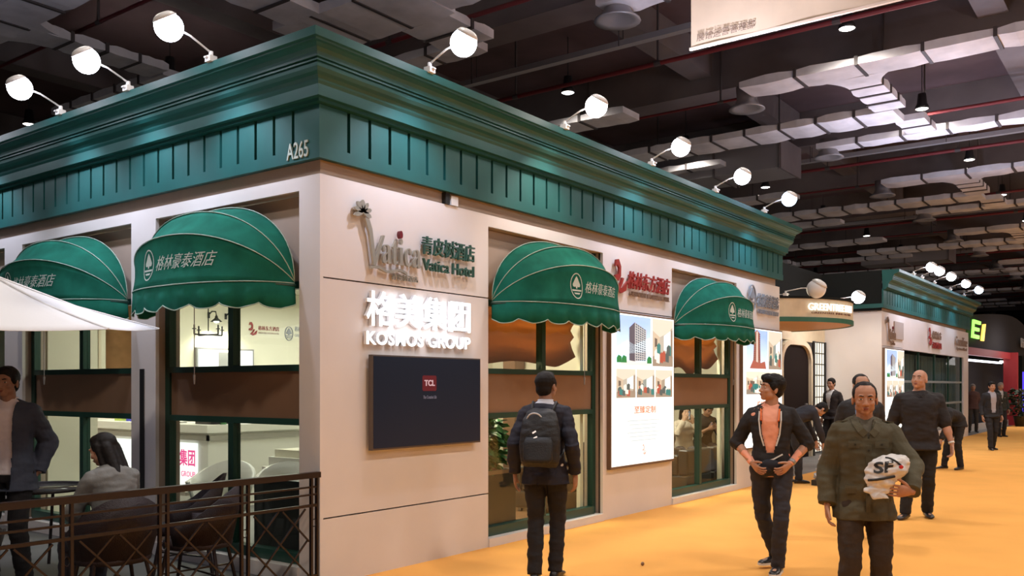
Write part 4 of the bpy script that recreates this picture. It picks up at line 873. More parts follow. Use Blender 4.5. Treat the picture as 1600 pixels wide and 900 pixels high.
bs = ucam(CX, CD, 0); MB().cyl(bs, ap, .022, n=12).build('pole', M_WMET, um); MB().lathe([(.28, 0), (.28, .05), (.05, .09), (.04, .3), (.03, .3)], bs, n=24).build('base', M_GREY, um); MB().ell(ap + Vector((0, 0, .03)), (.03, .03, .04)).build('finial', M_WMET, um)
# litter on the carpet
t = thing('litter_scrap', 'tiny dark scrap lying on the orange carpet', 'litter'); d_ = (1.0 + 0) ; s_ = 1.6 * 1413 / (884 - 604); p = CAM + RV * ((1004 - 800) / 1413 * s_) + WV * s_
t.location = (p.x, p.y, 0); MB().ell((0, 0, .018), (.02, .015, .018), n=7, m=5).build('scrap', M_BROWN, t)
# ================================================================== people
from mathutils.bvhtree import BVHTree
def remesh(mb, m, voxel, smooth=4, ratio=1.0, disp=0, freq=9, sharp=None, cut=None, thick=0, seed=0., floor_clip=None):
    me = bpy.data.meshes.new('r'); me.from_pydata(mb.v, [], mb.f); o = bpy.data.objects.new('r', me); C.objects.link(o)
    md = o.modifiers.new('a', 'REMESH'); md.mode = 'VOXEL'; md.voxel_size = voxel; md.adaptivity = 0
    if smooth: s_ = o.modifiers.new('b', 'SMOOTH'); s_.factor = .5; s_.iterations = smooth
    if ratio < 1: d = o.modifiers.new('c', 'DECIMATE'); d.ratio = ratio
    bpy.context.view_layer.update(); r = bpy.data.meshes.new_from_object(o.evaluated_get(bpy.context.evaluated_depsgraph_get()))
    bpy.data.objects.remove(o); bpy.data.meshes.remove(me)
    if disp:
        nn = [v.normal.copy() for v in r.vertices]
        for v, n in zip(r.vertices, nn):
            c = v.co; q = Vector((c.x * freq + seed, c.y * freq, c.z * freq * 1.9)); v.co = c + n * disp * (noise.noise(q) + .5 * noise.noise(q * 2.3))
    if cut:
        bm = bmesh.new(); bm.from_mesh(r); bmesh.ops.delete(bm, geom=[f for f in bm.faces if cut(f.calc_center_median())], context='FACES'); bm.to_mesh(r); bm.free()
    r.materials.clear(); r.materials.append(m); return r
def ik(A, B, l1, l2, pole):
    A = Vector(A); B = Vector(B); d = B - A; L = min(d.length, (l1 + l2) * .998); d.normalize(); B = A + d * L
    a = (l1 * l1 - l2 * l2 + L * L) / (2 * L); h = sqrt(max(0, l1 * l1 - a * a)); p = Vector(pole); p = (p - d * p.dot(d)).normalized(); return A + d * a + p * h, B
def hand_geo(mb, wr, d, n, s, curl=.35, k=1., thumb=.5, rings=2):
    d = Vector(d).normalized(); n = Vector(n); n = (n - d * n.dot(d)).normalized(); s0 = d.cross(n); s = s0 if s0.dot(Vector(s)) > 0 else -s0
    R = []
    for t, hw, hd in ((-.02, .024, .021), (.0, .026, .019), (.03, .036, .018), (.065, .042, .016), (.09, .041, .012), (.098, .034, .006)):
        c = wr + d * t * k; R.append([c + s * cos(2 * pi * j / 12) * hw * k + n * sin(2 * pi * j / 12) * hd * k for j in range(12)])
    mb.loft(R)
    for off, ln, r in ((-.031, .060, .0078), (-.0105, .074, .0085), (.0105, .079, .0088), (.031, .071, .0086)):
        p = wr + d * .088 * k + s * off * k; dd = (d + s * off * 2.2).normalized(); a = curl
        for q, fr in enumerate((.44, .31, .25)):
            ax = Matrix.Rotation(a * (.6 if q == 0 else 1.), 3, n.cross(dd).normalized() * -1) ; dd = (ax @ dd).normalized()
            if dd.dot(n) < -.2 and q == 0: pass
            e = p + dd * ln * fr * k; mb.cap(p, e, r * k * (1 - .08 * q), r * k * (.94 - .1 * q), n=8, rings=rings); p = e
    p = wr + d * .022 * k + s * .026 * k; dd = (d * .75 + s * .62 + n * .35 * thumb).normalized()
    for q, ln in enumerate((.038, .032, .026)):
        e = p + dd * ln * k; mb.cap(p, e, (.0125 - .0015 * q) * k, (.0112 - .0015 * q) * k, n=8, rings=rings); p = e; dd = (dd + d * .35 + n * .25 * thumb).normalized()
def ell_ring(c, X, Y, a, b, n=22, sq=.0): return [c + X * a * math.copysign(abs(cos(2 * pi * j / n)) ** (1 - sq), cos(2 * pi * j / n)) + Y * b * math.copysign(abs(sin(2 * pi * j / n)) ** (1 - sq), sin(2 * pi * j / n)) for j in range(n)]
SKIN = {}
def skin(k, col):
    return mat('skin_' + k, col, .5, noise_amt=.08, nscale=25, spec=.4)
M_HAIR = mat('hair_black', (.008, .006, .006), .6, bump=.25, bscale=160, spec=.25); M_HAIRG = mat('hair_grey', (.25, .24, .23), .6); M_LIP = mat('lips', (.28, .08, .06), .5)
M_EYEW = mat('eye_white', (.55, .5, .47), .3); M_IRIS = mat('iris_dark', (.01, .006, .004), .2)
def person(label, px=None, dep=None, pos=None, face=0, H=1.7, girth=1., lean=0, leanx=0, pelvis=None, hy=0, hp=0, hr=0, rw=(.235, .03, .86), lw=(-.235, .03, .86), rd=(0, .15, -1), ld=(0, .15, -1), rn=(-1, .2, 0), ln_=(1, .2, 0), rpole=(.3, -1, 0), lpole=(-.3, -1, 0), rcurl=.35, lcurl=.35,
           rf=(.11, .02, 0), lf=(-.11, -.02, 0), rt=(.15, 1), lt=(-.15, 1), rkn=(0.05, 1, 0), lkn=(-.05, 1, 0), seated=False, top=('jacket', (.02, .02, .03)), toplow=-.10, vcut=None, shirt=None, sleeve=1., trousers=(.02, .018, .02), shoe=(.015, .012, .012), sole=None,
           skc=('a', (.46, .25, .165)), hair='short', vox=.011, extra=None, thick=.018, group='people at the fair', legw=1., lab_top=None, heel=0):
    if pos is None:
        q = CAM + RV * ((px - 800) / 1413 * dep) + WV * dep; pos = (q.x, q.y)
    t = thing('person', label, 'person', (pos[0], pos[1], 0 if heel == 0 else heel), radians(face) - pi / 2, group); k = H / 1.70; SK = skin(*skc); g = girth
    V = lambda p: Vector(p) * k
    Pz = .92 if pelvis is None else pelvis[2]; P0 = V(pelvis if pelvis else (0, 0, .92))
    Mc = Matrix.Rotation(radians(-lean), 3, 'X') @ Matrix.Rotation(radians(leanx), 3, 'Y')
    Mi = [Matrix.Rotation(radians(-lean * f), 3, 'X') @ Matrix.Rotation(radians(leanx * f), 3, 'Y') for f in (0, .25, .5, .75, 1)]
    def spine(h):   # point and frame at height h above the pelvis centre
        if seated or lean > 40: fr = min(1, max(0, (h + .02) / .22))
        else: fr = min(1, max(0, h / .3))
        p = P0.copy(); n = 8; hh = 0
        if h <= 0: return P0 + Vector((0, 0, h * k)), Matrix.Identity(3)
        for i in range(n):
            x = h * (i + .5) / n; f = min(1, x / (.2 if lean > 40 else .3)); M = Matrix.Rotation(radians(-lean * f), 3, 'X') @ Matrix.Rotation(radians(leanx * f), 3, 'Y'); p = p + M @ Vector((0, 0, h / n * k))
        f = min(1, h / (.2 if lean > 40 else .3)); return p, Matrix.Rotation(radians(-lean * f), 3, 'X') @ Matrix.Rotation(radians(leanx * f), 3, 'Y')
    SEC = [(-.09, .125, .095, 0), (-.03, .165, .115, -.01), (.05, .158, .112, -.005), (.13, .14, .103, .0), (.20, .138, .102, .004), (.30, .152, .11, .004), (.39, .168, .117, .0), (.45, .172, .108, -.008), (.495, .145, .085, -.014), (.525, .085, .066, -.016), (.545, .058, .056, -.014)]
    def torso(mb, off, lo=-.09, hi=.545, gg=None, flare=0.):
        R = []; gg = g if gg is None else gg
        S = [s_ for s_ in SEC if s_[0] >= lo - .001 and s_[0] <= hi + .001]
        if lo < -.09: S = [(lo, .168 + flare, .128 + flare * .5, 0)] + [((lo - .03) / 2, .170 + flare * .5, .126, -.004)] + [s_ for s_ in SEC if s_[0] > -.04 and s_[0] <= hi + .001]
        for h, a, b, y in S:
            p, M = spine(h); bl = 1 + (g - 1) * (1.25 if .0 < h < .3 else 1); R.append(ell_ring(p + M @ Vector((0, y * k + (g - 1) * .05 * (1 if .0 < h < .35 else 0), 0)), M @ Vector((1, 0, 0)), M @ Vector((0, 1, 0)), (a * (1 + (g - 1) * .8) + off) * k, (b * bl + off) * k, sq=.12))
        mb.loft(R)
    cp, cM = spine(.465); cq, _ = spine(.445)
    sh = {s: cq + cM @ (Vector((s * .160 * (1 + (g - 1) * .7), -.01, 0)) * k) for s in (1, -1)}
    hips = {s: P0 + V((s * .088, 0, -.02)) for s in (1, -1)}
    wr = {1: V(rw), -1: V(lw)}; el = {}
    for s, pole in ((1, rpole), (-1, lpole)): el[s], wr[s] = ik(sh[s], wr[s], .285 * k, .25 * k, pole)
    ank = {1: V((rf[0], rf[1], rf[2] + .085)), -1: V((lf[0], lf[1], lf[2] + .085))}; kn = {}
    for s, pole in ((1, rkn), (-1, lkn)): kn[s], ank[s] = ik(hips[s], ank[s], .42 * k, .415 * k, pole)
    # head
    nb, nM = spine(.53); Mh = nM @ Matrix.Rotation(radians(-hy), 3, 'Z') @ Matrix.Rotation(radians(hp), 3, 'X') @ Matrix.Rotation(radians(hr), 3, 'Y')
    if lean: Mh = nM @ Matrix.Rotation(radians(lean * (.75 if lean < 40 else .3)), 3, 'X') @ Matrix.Rotation(radians(-hy), 3, 'Z') @ Matrix.Rotation(radians(hp), 3, 'X')
    hc = nb + nM @ V((0, .018, .075)) + Mh @ V((0, .012, .065)); hk = k * (1 + (g - 1) * .15)
    hp_ = lambda *p: hc + Mh @ (Vector(p) * hk)
    mb = MB(); E_ = lambda c, r: mb.ell(hp_(*c), [x * hk for x in r], Mh, 16, 10)
    torso(mb, 0)
    mb.cap(nb - nM @ V((0, .0, .05)), hc - Mh @ V((0, .02, .03)), .058 * k * (1 + (g - 1) * .6), .052 * k * (1 + (g - 1) * .6), 14)
    E_((0, -.012, .028), (.076, .094, .082)); E_((0, .022, -.025), (.063, .064, .080)); E_((0, .052, -.088), (.027, .028, .021))
    for s in (1, -1):
        E_((s * .033, .012, -.058), (.031, .048, .034)); E_((s * .030, .073, .022), (.026, .013, .008)); E_((s * .040, .056, -.030), (.022, .022, .020)); E_((s * .078, -.008, -.012), (.009, .019, .033)); E_((s * .013, .089, -.036), (.009, .010, .007))
        E_((s * .031, .066, .0), (.018, .014, .010))
    mb.cap(hp_(0, .078, .006), hp_(0, .098, -.033), .008 * hk, .0125 * hk, 10); E_((0, .080, -.060), (.022, .011, .009)); E_((0, .076, -.071), (.018, .011, .007))
    for s in (1, -1):
        mb.cap(sh[s], sh[s] + (el[s] - sh[s]) * .35, .053 * k * g, .050 * k * g, 14); mb.cap(spine(.515)[0] + cM @ (Vector((s * .04, -.012, 0)) * k), sh[s], .040 * k, .046 * k * g, 12); mb.cap(sh[s], el[s], .05 * k * g, .040 * k * g, 14); mb.cap(el[s], wr[s], .040 * k * g, .026 * k, 14, flat=1); mb.cap(el[s], el[s].lerp(wr[s], .45), .041 * k * g, .038 * k * g, 12)
        mb.cap(hips[s], kn[s], .085 * k * g, .055 * k, 14); mb.cap(kn[s], ank[s], .054 * k, .036 * k, 14); mb.cap(kn[s].lerp(ank[s], .1), kn[s].lerp(ank[s], .4) , .05 * k, .054 * k, 12)
        tv = Vector((rt if s > 0 else lt) + (0,)).normalized() if len(rt) == 2 else Vector(rt if s > 0 else lt).normalized(); mb.cap(ank[s] - Vector((0, 0, .045)) * k - tv * .03 * k, ank[s] - Vector((0, 0, .055)) * k + tv * .13 * k, .034 * k, .026 * k, 10)
    bv = vox * (.62 if vox < .012 else .8); body = remesh(mb, SK, bv, 2, 1.)
    hb = MB()
    for s, d, n, c in ((1, rd, rn, rcurl), (-1, ld, ln_, lcurl)):
        d = Vector(d).normalized(); hand_geo(hb, wr[s] + d * .005 * k, d, n, Vector((0, 1, .3)) if abs(d.y) < .8 else Vector((0, 0, 1)), c, k * 1.02)
    bm = bmesh.new(); bm.from_mesh(body); m2 = bpy.data.meshes.new('h'); m2.from_pydata(hb.v, [], hb.f); bm.from_mesh(m2); bmesh.ops.recalc_face_normals(bm, faces=bm.faces); bm.to_mesh(body); bm.free(); bpy.data.meshes.remove(m2)
    link('body', body, t, True)
    # face pieces
    for s in (1, -1):
        MB().ell(hp_(s * .031, .0745, .0005), (.0135 * hk, .007 * hk, .0055 * hk), Mh, 12, 6).build('eye', M_EYEW, t, True)
        MB().ell(hp_(s * .031, .0785, .001), (.0062 * hk, .0045 * hk, .0052 * hk), Mh, 10, 6).build('iris', M_IRIS, t, True)
        MB().tube([hp_(s * .014, .0875, .021), hp_(s * .032, .086, .0265), hp_(s * .048, .074, .021)], .0038 * hk, 6).build('eyebrow', M_HAIR if hair != 'grey' else M_HAIRG, t, True)
    MB().ell(hp_(0, .0885, -.0605), (.021 * hk, .005 * hk, .0045 * hk), Mh, 12, 6).ell(hp_(0, .086, -.069), (.017 * hk, .005 * hk, .005 * hk), Mh, 12, 6).build('lips', M_LIP, t, True)
    HM = M_HAIRG if hair == 'grey' else M_HAIR
    if hair != 'bald':
        mb = MB()
        if hair in ('short', 'long', 'cap', 'grey'):
            E_((0, -.022, .042), (.084, .099, .088)); E_((0, -.048, -.018), (.070, .066, .070))
            E_((0, .012, .082), (.062, .066, .042))
            for s in (1, -1): E_((s * .070, .012, .025), (.013, .03, .040))
        if hair == 'receding': E_((0, -.034, .040), (.083, .090, .082)); E_((0, -.050, -.018), (.068, .064, .066)); E_((.0, .0, .088), (.040, .045, .028)); [E_((s * .068, -.0, .03), (.014, .03, .036)) for s in (1, -1)]
        if hair == 'fluffy':
            E_((0, -.026, .048), (.090, .106, .092)); E_((0, -.048, -.012), (.072, .068, .068)); E_((.02, .03, .086), (.066, .062, .045)); E_((-.03, .05, .078), (.045, .04, .03))
            for s in (1, -1): E_((s * .074, .005, .025), (.016, .036, .048))
        if hair == 'long':
            for s in (-.05, 0, .05): mb.cap(hp_(s, -.065, .0), hp_(s * 1.1, -.095, -.22), .046 * hk, .042 * hk, 10); mb.cap(hp_(s * 1.1, -.095, -.22), hp_(s * .8, -.10, -.38), .042 * hk, .024 * hk, 10)
            for s in (1, -1): mb.cap(hp_(s * .075, -.01, .03), hp_(s * .085, -.03, -.2), .026 * hk, .018 * hk, 10)
        link('hair', remesh(mb, HM, min(.008, vox), 2, 1, disp=.004 if hair == 'fluffy' else .002, freq=30), t, True)
    # trousers
    mb = MB(); torso(mb, .002, lo=-.09, hi=.10); lw_ = legw
    for s in (1, -1):
        mb.cap(hips[s] + V((0, 0, .0)), kn[s], .098 * k * (1 + (g - 1) * .6) * lw_, .068 * k * lw_, 16); hem = ank[s] + (kn[s] - ank[s]).normalized() * .0 * k
        d = (ank[s] - kn[s]).normalized(); mid = kn[s].lerp(ank[s], .5)
        ax = Vector((1, 0, 0)); ax = (ax - d * ax.dot(d)).normalized(); ay = d.cross(ax)
        mb.loft([ell_ring(c, ax, ay, r * k * lw_, r * k * lw_, 16) for c, r in ((kn[s] - d * .03, .064), (kn[s] + d * .03, .069), (mid, .066), (ank[s] - d * .03, .060), (ank[s] + d * .028, .062))])
    link('trousers', remesh(mb, mat('cloth_%.3f_%.3f_%.3f' % tuple(trousers), trousers, .85, noise_amt=.12, nscale=7, bump=.2, bscale=70), vox, 3, 1, disp=.010 * k, freq=8, seed=px or 1), t, True)
    # shoes
    for s in (1, -1):
        tv = Vector((rt if s > 0 else lt)); tv = Vector((tv.x, tv.y, tv.z if len(tv) == 3 else 0)).normalized(); up = Vector((0, 0, 1)); sx = tv.cross(up).normalized(); up = sx.cross(tv)
        o = ank[s] - up * .078 * k; R = []
        for y, hw, h in ((-.075, .018, .03), (-.065, .032, .062), (-.03, .037, .078), (.02, .039, .080), (.06, .042, .062), (.11, .047, .048), (.15, .044, .040), (.175, .030, .030), (.185, .014, .018)):
            R.append([o + (tv * y + sx * cos(a) * hw + up * (max(0., .5 + .5 * sin(a)) * h)) * k for a in [2 * pi * j / 12 for j in range(12)]])
        sm = mat('shoe_%.3f_%.3f' % (shoe[0], shoe[2]), shoe, .35)
        sho = MB().loft(R).build('shoe', sm, t, True)
        if sole: MB().loft([[o + (tv * y + sx * u * hw + up * z) * k for u, z in ((-1, -.004), (1, -.004), (1, .016), (-1, .016))] for y, hw in ((-.078, .02), (-.06, .034), (.02, .037), (.11, .048), (.16, .042), (.188, .016))]).build('sole', mat('sole_pale', sole, .6), sho)
    # shirt and top
    inv = {}; cinv = cM.inverted()
    def loc(p): q = cinv @ (Vector(p) - cp); return q.x / k, q.y / k, q.z / k + .465
    if shirt:
        mb = MB(); torso(mb, .009, lo=-.03, hi=.545)
        for s in (1, -1): mb.cap(sh[s], el[s], .043 * k * g, .040 * k * g, 12); mb.cap(el[s], wr[s] - (wr[s] - el[s]) * .04, .042 * k * g, .030 * k, 12)
        sob = link('shirt', remesh(mb, mat('shirt_%.2f_%.2f_%.2f' % tuple(shirt), shirt, .8, bump=.15, bscale=60), vox, 3, 1, disp=.005, freq=9), t, True)
        c0, M0 = spine(.542); MB().loft([[c0 + M0 @ (Vector((cos(a) * r, -.012 + sin(a) * r * .95, z - (.022 if sin(a) > .5 else 0) - .01 * max(0, sin(a)))) * k) for a in [2 * pi * j / 20 for j in range(20)]] for r, z in ((.070, -.02), (.064, .018), (.060, .018), (.062, -.02))]).build('collar', mat('shirt_%.2f_%.2f_%.2f' % tuple(shirt), shirt, .8), sob, True)
    mb = MB(); torso(mb, thick, lo=toplow, hi=.525 if shirt else .545, flare=.015)
    for s in (1, -1):
        mb.cap(sh[s], sh[s].lerp(el[s], .4), (.055 + thick * .5) * k * g, (.053 + thick * .5) * k * g, 14); mb.cap(spine(.515)[0] + cM @ (Vector((s * .045, -.012, 0)) * k), sh[s], .042 * k, (.050 + thick * .4) * k * g, 14); mb.cap(sh[s], el[s], (.050 + thick * .8) * k * g, (.043 + thick) * k * g, 14)
        if sleeve > .5: 
            e = el[s].lerp(wr[s], min(1, (sleeve - .5) * 2)); d = (e - el[s]).normalized(); ax = Vector((.3, .2, 1)); ax = (ax - d * ax.dot(d)).normalized(); ay = d.cross(ax)
            mb.loft([ell_ring(c, ax, ay, r * k, r * k, 14) for c, r in ((el[s] - d * .03, (.043 + thick) * g), (el[s] + d * .02, (.046 + thick) * g), (el[s].lerp(e, .5), .040 + thick), (e - d * .012, .031 + thick), (e, .032 + thick))])
    tm = mat('top_%.3f_%.3f_%.3f' % tuple(top[1]), top[1], .8, noise_amt=.12, nscale=6, bump=.25, bscale=50)
    cut = (lambda p: (lambda q: q[1] > .02 and vcut(q[0], q[2]))(loc(p))) if vcut else None
    tme = remesh(mb, tm, vox * (.8 if vcut else 1), 3, 1, disp=.011 * k, freq=7, seed=(px or 3) * .37, cut=cut)
    to = link(top[0], tme, t, True)
    if vcut: sm = to.modifiers.new('thick', 'SOLIDIFY'); sm.thickness = .008; sm.offset = -1
    if lab_top: to['label'] = lab_top
    bvh = BVHTree.FromPolygons([v.co for v in tme.vertices], [p.vertices[:] for p in tme.polygons])
    def surf(x, z, off=.002, back=False):   # a point on the garment's front (or back) at chest coordinates x, z
        o = cp + cM @ (Vector((x, -.6 if back else .6, z - .465)) * k); d = cM @ Vector((0, 1 if back else -1, 0)); h = bvh.ray_cast(o, d)
        return (h[0] + h[1] * off) if h[0] is not None else o + d * .48 * k
    ctx = dict(t=t, k=k, surf=surf, hp=hp_, Mh=Mh, hc=hc, hk=hk, wr=wr, el=el, sh=sh, cp=cp, cM=cM, top=to, tm=tm, kn=kn, ank=ank, spine=spine, P0=P0, V=V)
    if extra: extra(ctx)
    return t
def strip(c, pts, w_, m, name, par=None, off=.004, back=False, th=.003):
    """a ribbon laid over the garment through chest points (x, z)"""
    R = []; P3 = [c['surf'](x, z, off, back) for x, z in pts]; n = (c['cM'] @ Vector((0, -1 if back else 1, 0)))
    for i, p in enumerate(P3):
        d = (P3[min(i + 1, len(P3) - 1)] - P3[max(i - 1, 0)]).normalized(); s = d.cross(n).normalized(); R.append([p - s * w_ / 2, p + s * w_ / 2, p + s * w_ / 2 + n * th, p - s * w_ / 2 + n * th])
    return MB().loft(R).build(name, m, par or c['t'])
def plate(c, x, z, w_, h, m, name, par=None, back=False, th=.004): return strip(c, [(x, z - h / 2), (x, z - h / 6), (x, z + h / 6), (x, z + h / 2)], w_, m, name, par, .003, back, th)
VN = lambda x, z: abs(x) < .005 + .20 * max(0, z - .26) if z > .26 else False
def lapels(c, zb=.26, wide=.035):
    for s in (1, -1): strip(c, [(s * .010, zb), (s * (.035), zb + .1), (s * .062, .44), (s * .075, .50)], wide, c['tm'], 'lapel', off=.004)
def tie(col):
    return lambda c: strip(c, [(0, .18), (0, .28), (0, .38), (0, .49)], .04, mat('tie_%.2f' % col[0], col, .6), 'tie', off=.003)
# --- man with the backpack, seen from behind
M_PACK = mat('backpack_black', (.012, .012, .014), .6, bump=.3, bscale=80)
def pack(c):
    t, k, cM, cp = c['t'], c['k'], c['cM'], c['cp']; b = thing('backpack', 'black backpack with silver crescent handle and reflective tags worn by the man seen from behind', 'backpack', t.location, t.rotation_euler.z); f = lambda x, y, z: cp + cM @ (Vector((x, y, z - .465)) * k)
    mb = MB(); R = []
    for z, hw, d0 in ((.01, .13, .10), (.05, .155, .15), (.15, .165, .17), (.27, .16, .165), (.38, .145, .14), (.45, .12, .10), (.48, .07, .05)): R.append(ell_ring(f(0, -.15 - d0 / 2, z), cM @ Vector((1, 0, 0)), cM @ Vector((0, 1, 0)), hw * k, d0 / 2 * k, 20, .35))
    mb.loft(R); link('sack', remesh(mb, M_PACK, .009, 2, disp=.006, freq=10), b, True)
    R = [ell_ring(f(0, -.335 + .01 * i, z), cM @ Vector((1, 0, 0)), cM @ Vector((0, 1, 0)), hw * k, .035 * k, 16, .3) for i, (z, hw) in enumerate(((.05, .10), (.08, .12), (.2, .12), (.25, .10)))]
    MB().loft(R).build('front_pocket', M_PACK, b, True)
    MB().tube([f(-.04 + .065 * cos(a), -.255 - .03 * sin(a), .375 + .065 * sin(a)) for a in [pi * i / 10 for i in range(11)]], .0065, 7).build('handle', mat('silver_trim', (.6, .6, .62), .4), b, True)
    for x, z, r in ((-.03, .285, .5), (-.02, .245, .1)): MB().bar(f(x - .012, -.335, z - .004), f(x + .014, -.335, z + .008 + r * .01), .012, .012).build('reflective_tag', mat('reflective', (.9, .9, .9), .3, emit=(1, 1, 1), es=.35), b)  # light thrown back by the tags is put in as a faint glow
    for s in (1, -1): MB().tube([f(s * .085, -.16, .46), f(s * .095, -.05, .535), f(s * .10, .07, .50), f(s * .115, .145, .40), f(s * .14, .12, .25), f(s * .155, -.04, .12), f(s * .14, -.14, .08)], .013, 7).build('shoulder_strap', M_PACK, b, True)
person('man in dark navy jacket seen from behind, carrying a black backpack', px=852, dep=7.5, face=24, H=1.715, hy=22, hp=4, rw=(.245, .02, .88), lw=(-.25, -.02, .88), rf=(.075, .05, 0), lf=(-.07, -.10, 0), top=('jacket', (.010, .010, .022)), toplow=-.13, shirt=(.62, .62, .68), trousers=(.010, .008, .010), vox=.009, extra=pack, skc=('b', (.34, .18, .12)), lean=3, vcut=VN)
# --- man with hands on hips
M_PEACH = (.92, .40, .27)
def pony(c):
    O = mat('lanyard_orange', (.80, .16, .03), .6); t = c['t']
    strip(c, [(-.075, .49), (-.07, .40), (-.03, .25), (0, .18)], .014, O, 'lanyard', off=.012); strip(c, [(.075, .49), (.07, .40), (.03, .25), (0, .18)], .014, O, 'lanyard', off=.012)
    plate(c, .0, .20, .05, .07, mat('badge_white', (.8, .8, .78), .4), 'badge', th=.012)
    for s in (1, -1): strip(c, [(s * .012, .40), (s * .04, .45), (s * .07, .50)], .03, mat('collar_pale', (.85, .62, .52), .7), 'shirt_collar', off=.010)
    W = mat('zip_pale', (.7, .68, .66), .5)
    strip(c, [(.088, .475), (.090, .40), (.078, .28), (.05, .18)], .012, W, 'zip_edge', off=.006); strip(c, [(-.088, .475), (-.090, .40), (-.078, .28), (-.05, .18)], .012, W, 'zip_edge', off=.006)
    MB().ell((.0, .115, .93), (.085, .035, .055)).ell((.03, .115, .90), (.06, .035, .05)).build('waist_pouch', mat('pouch_navy', (.012, .013, .022), .8), t, True); strip(c, [(.12, .0), (.05, .04), (-.03, .07), (-.1, .11)], .012, mat('zip_pale', (.7, .68, .66), .5), 'pouch_strap', off=.006)
    w_ = c['wr'][-1]; e = c['el'][-1]; d = (e - w_).normalized(); MB().cyl(w_ + d * .01, w_ + d * .04, .032, n=14).build('wristwatch', M_GREY, t, True)
t_ = person('man in black zip jacket and peach shirt standing with hands on hips', px=1205, dep=7.82, face=196, H=1.69, hy=58, hp=10, rw=(.155, .09, .95), lw=(-.165, .09, .95), rpole=(1, -.6, .0), lpole=(-1, -.6, 0), rd=(-.5, .55, -.45), ld=(.5, .55, -.45), rn=(-1, -.2, 0), ln_=(1, -.2, 0), rcurl=.5, lcurl=.5,
       rf=(-.02, -.22, .03), lf=(-.06, .06, 0), rkn=(.75, .8, 0), lkn=(-.2, 1, 0), rt=(.75, .75), lt=(.15, 1), top=('jacket', (.014, .012, .014)), toplow=-.05, shirt=M_PEACH, sleeve=.62, vcut=lambda x, z: z > .12 and abs(x) < .03 + .25 * (z - .12) and abs(x) < .072, trousers=(.026, .025, .034), sole=(.7, .7, .7), hair='fluffy', vox=.009, extra=pony, skc=('c', (.50, .26, .17)), leanx=0, legw=1.0)
# --- man in the olive jacket with the parcel
M_BAG = mat('bag_white_plastic', (.72, .70, .70), .25, bump=.5, bscale=18)
def olive(c):
    t, k = c['t'], c['k']; D = mat('olive_dark', (.030, .026, .014), .8)
    strip(c, [(0, -.1), (0, .05), (0, .2), (0, .35), (0, .46)], .035, c['tm'], 'placket', off=.002)
    for z in (.02, .12, .22, .32): plate(c, 0, z, .014, .014, D, 'button', th=.006)
    for s in (1, -1):
        plate(c, s * .085, .36, .085, .045, c['tm'], 'pocket_flap', th=.006); plate(c, s * .085, .36, .012, .012, D, 'button', th=.010); plate(c, s * .095, .05, .10, .05, c['tm'], 'pocket_flap', th=.006)
        strip(c, [(s * .02, .425), (s * .05, .455), (s * .075, .50), (s * .078, .525)], .045, c['tm'], 'collar', off=.006, th=.007)
    a = c['sh']
    for s in (1, -1): MB().bar(a[s] + Vector((-s * .055, .03, .072)) * k, a[s] + Vector((s * .025, .0, .062)) * k, .045, .008).build('shoulder_strap', c['tm'], t)
    MB().tube([c['hp'](-.0, .0, 0)] * 0 + [Vector((.12 * cos(q), .098 * sin(q), .0)) * k + c['P0'] + Vector((0, 0, -.03)) * k for q in [2 * pi * i / 24 for i in range(25)]], .010, 6).build('belt', M_BLACK, t)
OL = person('man in olive field jacket carrying a white plastic parcel at the front right', px=1350, dep=6.0, face=207, H=1.625, hy=7, hp=-3, lw=(-.235, .30, .985), lpole=(-1, -.5, -.2), ld=(.9, .38, .05), ln_=(.1, -1, .2), lcurl=.35, rw=(.25, .03, .86), rcurl=.5, rf=(.13, .06, 0), lf=(-.11, -.05, 0), rt=(.2, 1), lt=(-.15, 1), top=('jacket', (.080, .070, .040)), toplow=-.16, trousers=(.040, .026, .018), hair='receding', vox=.008, extra=olive, thick=.029, skc=('d', (.47, .23, .145)), vcut=lambda x, z: z > .40 and abs(x) < .38 * (z - .40), shirt=(.10, .085, .06), legw=1.08)
pc = thing('plastic_parcel', 'white plastic parcel with bold black letters and a red dot, held by the olive-jacket man', 'parcel', OL.location, OL.rotation_euler.z)
mb = MB().ell((-.08, .285, 1.075), (.135, .085, .085), Matrix.Rotation(.25, 3, 'Y'), 18, 12).ell((-.03, .29, 1.015), (.09, .08, .075)).ell((-.13, .28, 1.12), (.085, .07, .055)).ell((-.05, .30, .965), (.055, .055, .05))
for v_ in range(5): mb.cap((-.02 + .02 * v_, .33, .95), (-.07 + .02 * v_, .35, .905), .016, .008, 7)
bme = remesh(mb, M_BAG, .007, 2, disp=.016, freq=13); link('bag', bme, pc, True)
bb = BVHTree.FromPolygons([v.co for v in bme.vertices], [p.vertices[:] for p in bme.polygons])
def onbag(x, z, off):
    h = bb.ray_cast(Vector((x, .8, z)), Vector((0, -1, 0))); return (h[0] + Vector((0, off, 0))) if h[0] is not None else Vector((x, .33, z))
def bagtext(body, x0, z0, w_, h, m, name, bold=.02):
    cl = math.cos(.12); sl_ = math.sin(.12)
    def f(u, v, t):
        a = u * cl - v * sl_; b = u * sl_ + v * cl; p = onbag(x0 - a, z0 + b, .004 + max(0, t)); return tuple(p)
    return text_obj(name, body, m, f, w_, h, bold=bold, ext=.0015, parent=pc, shear=.15)
bagtext('SF', .015, 1.055, .125, .07, M_BLACK, 'black_letters', .03)
MB().tube([onbag(.045 - .022 * i, 1.012 + .004 * i, .004) for i in range(8)], .008, 6).build('black_stroke', M_BLACK, pc, True); MB().tube([onbag(-.06 - .016 * i, 1.155 - .0016 * i * i, .004) for i in range(7)], .006, 6).build('black_stroke', M_BLACK, pc, True)
MB().ell(onbag(-.145, 1.10, .003), (.014, .005, .012), n=12, m=6).build('red_dot', mat('red_print', (.6, .02, .02), .4), pc, True)
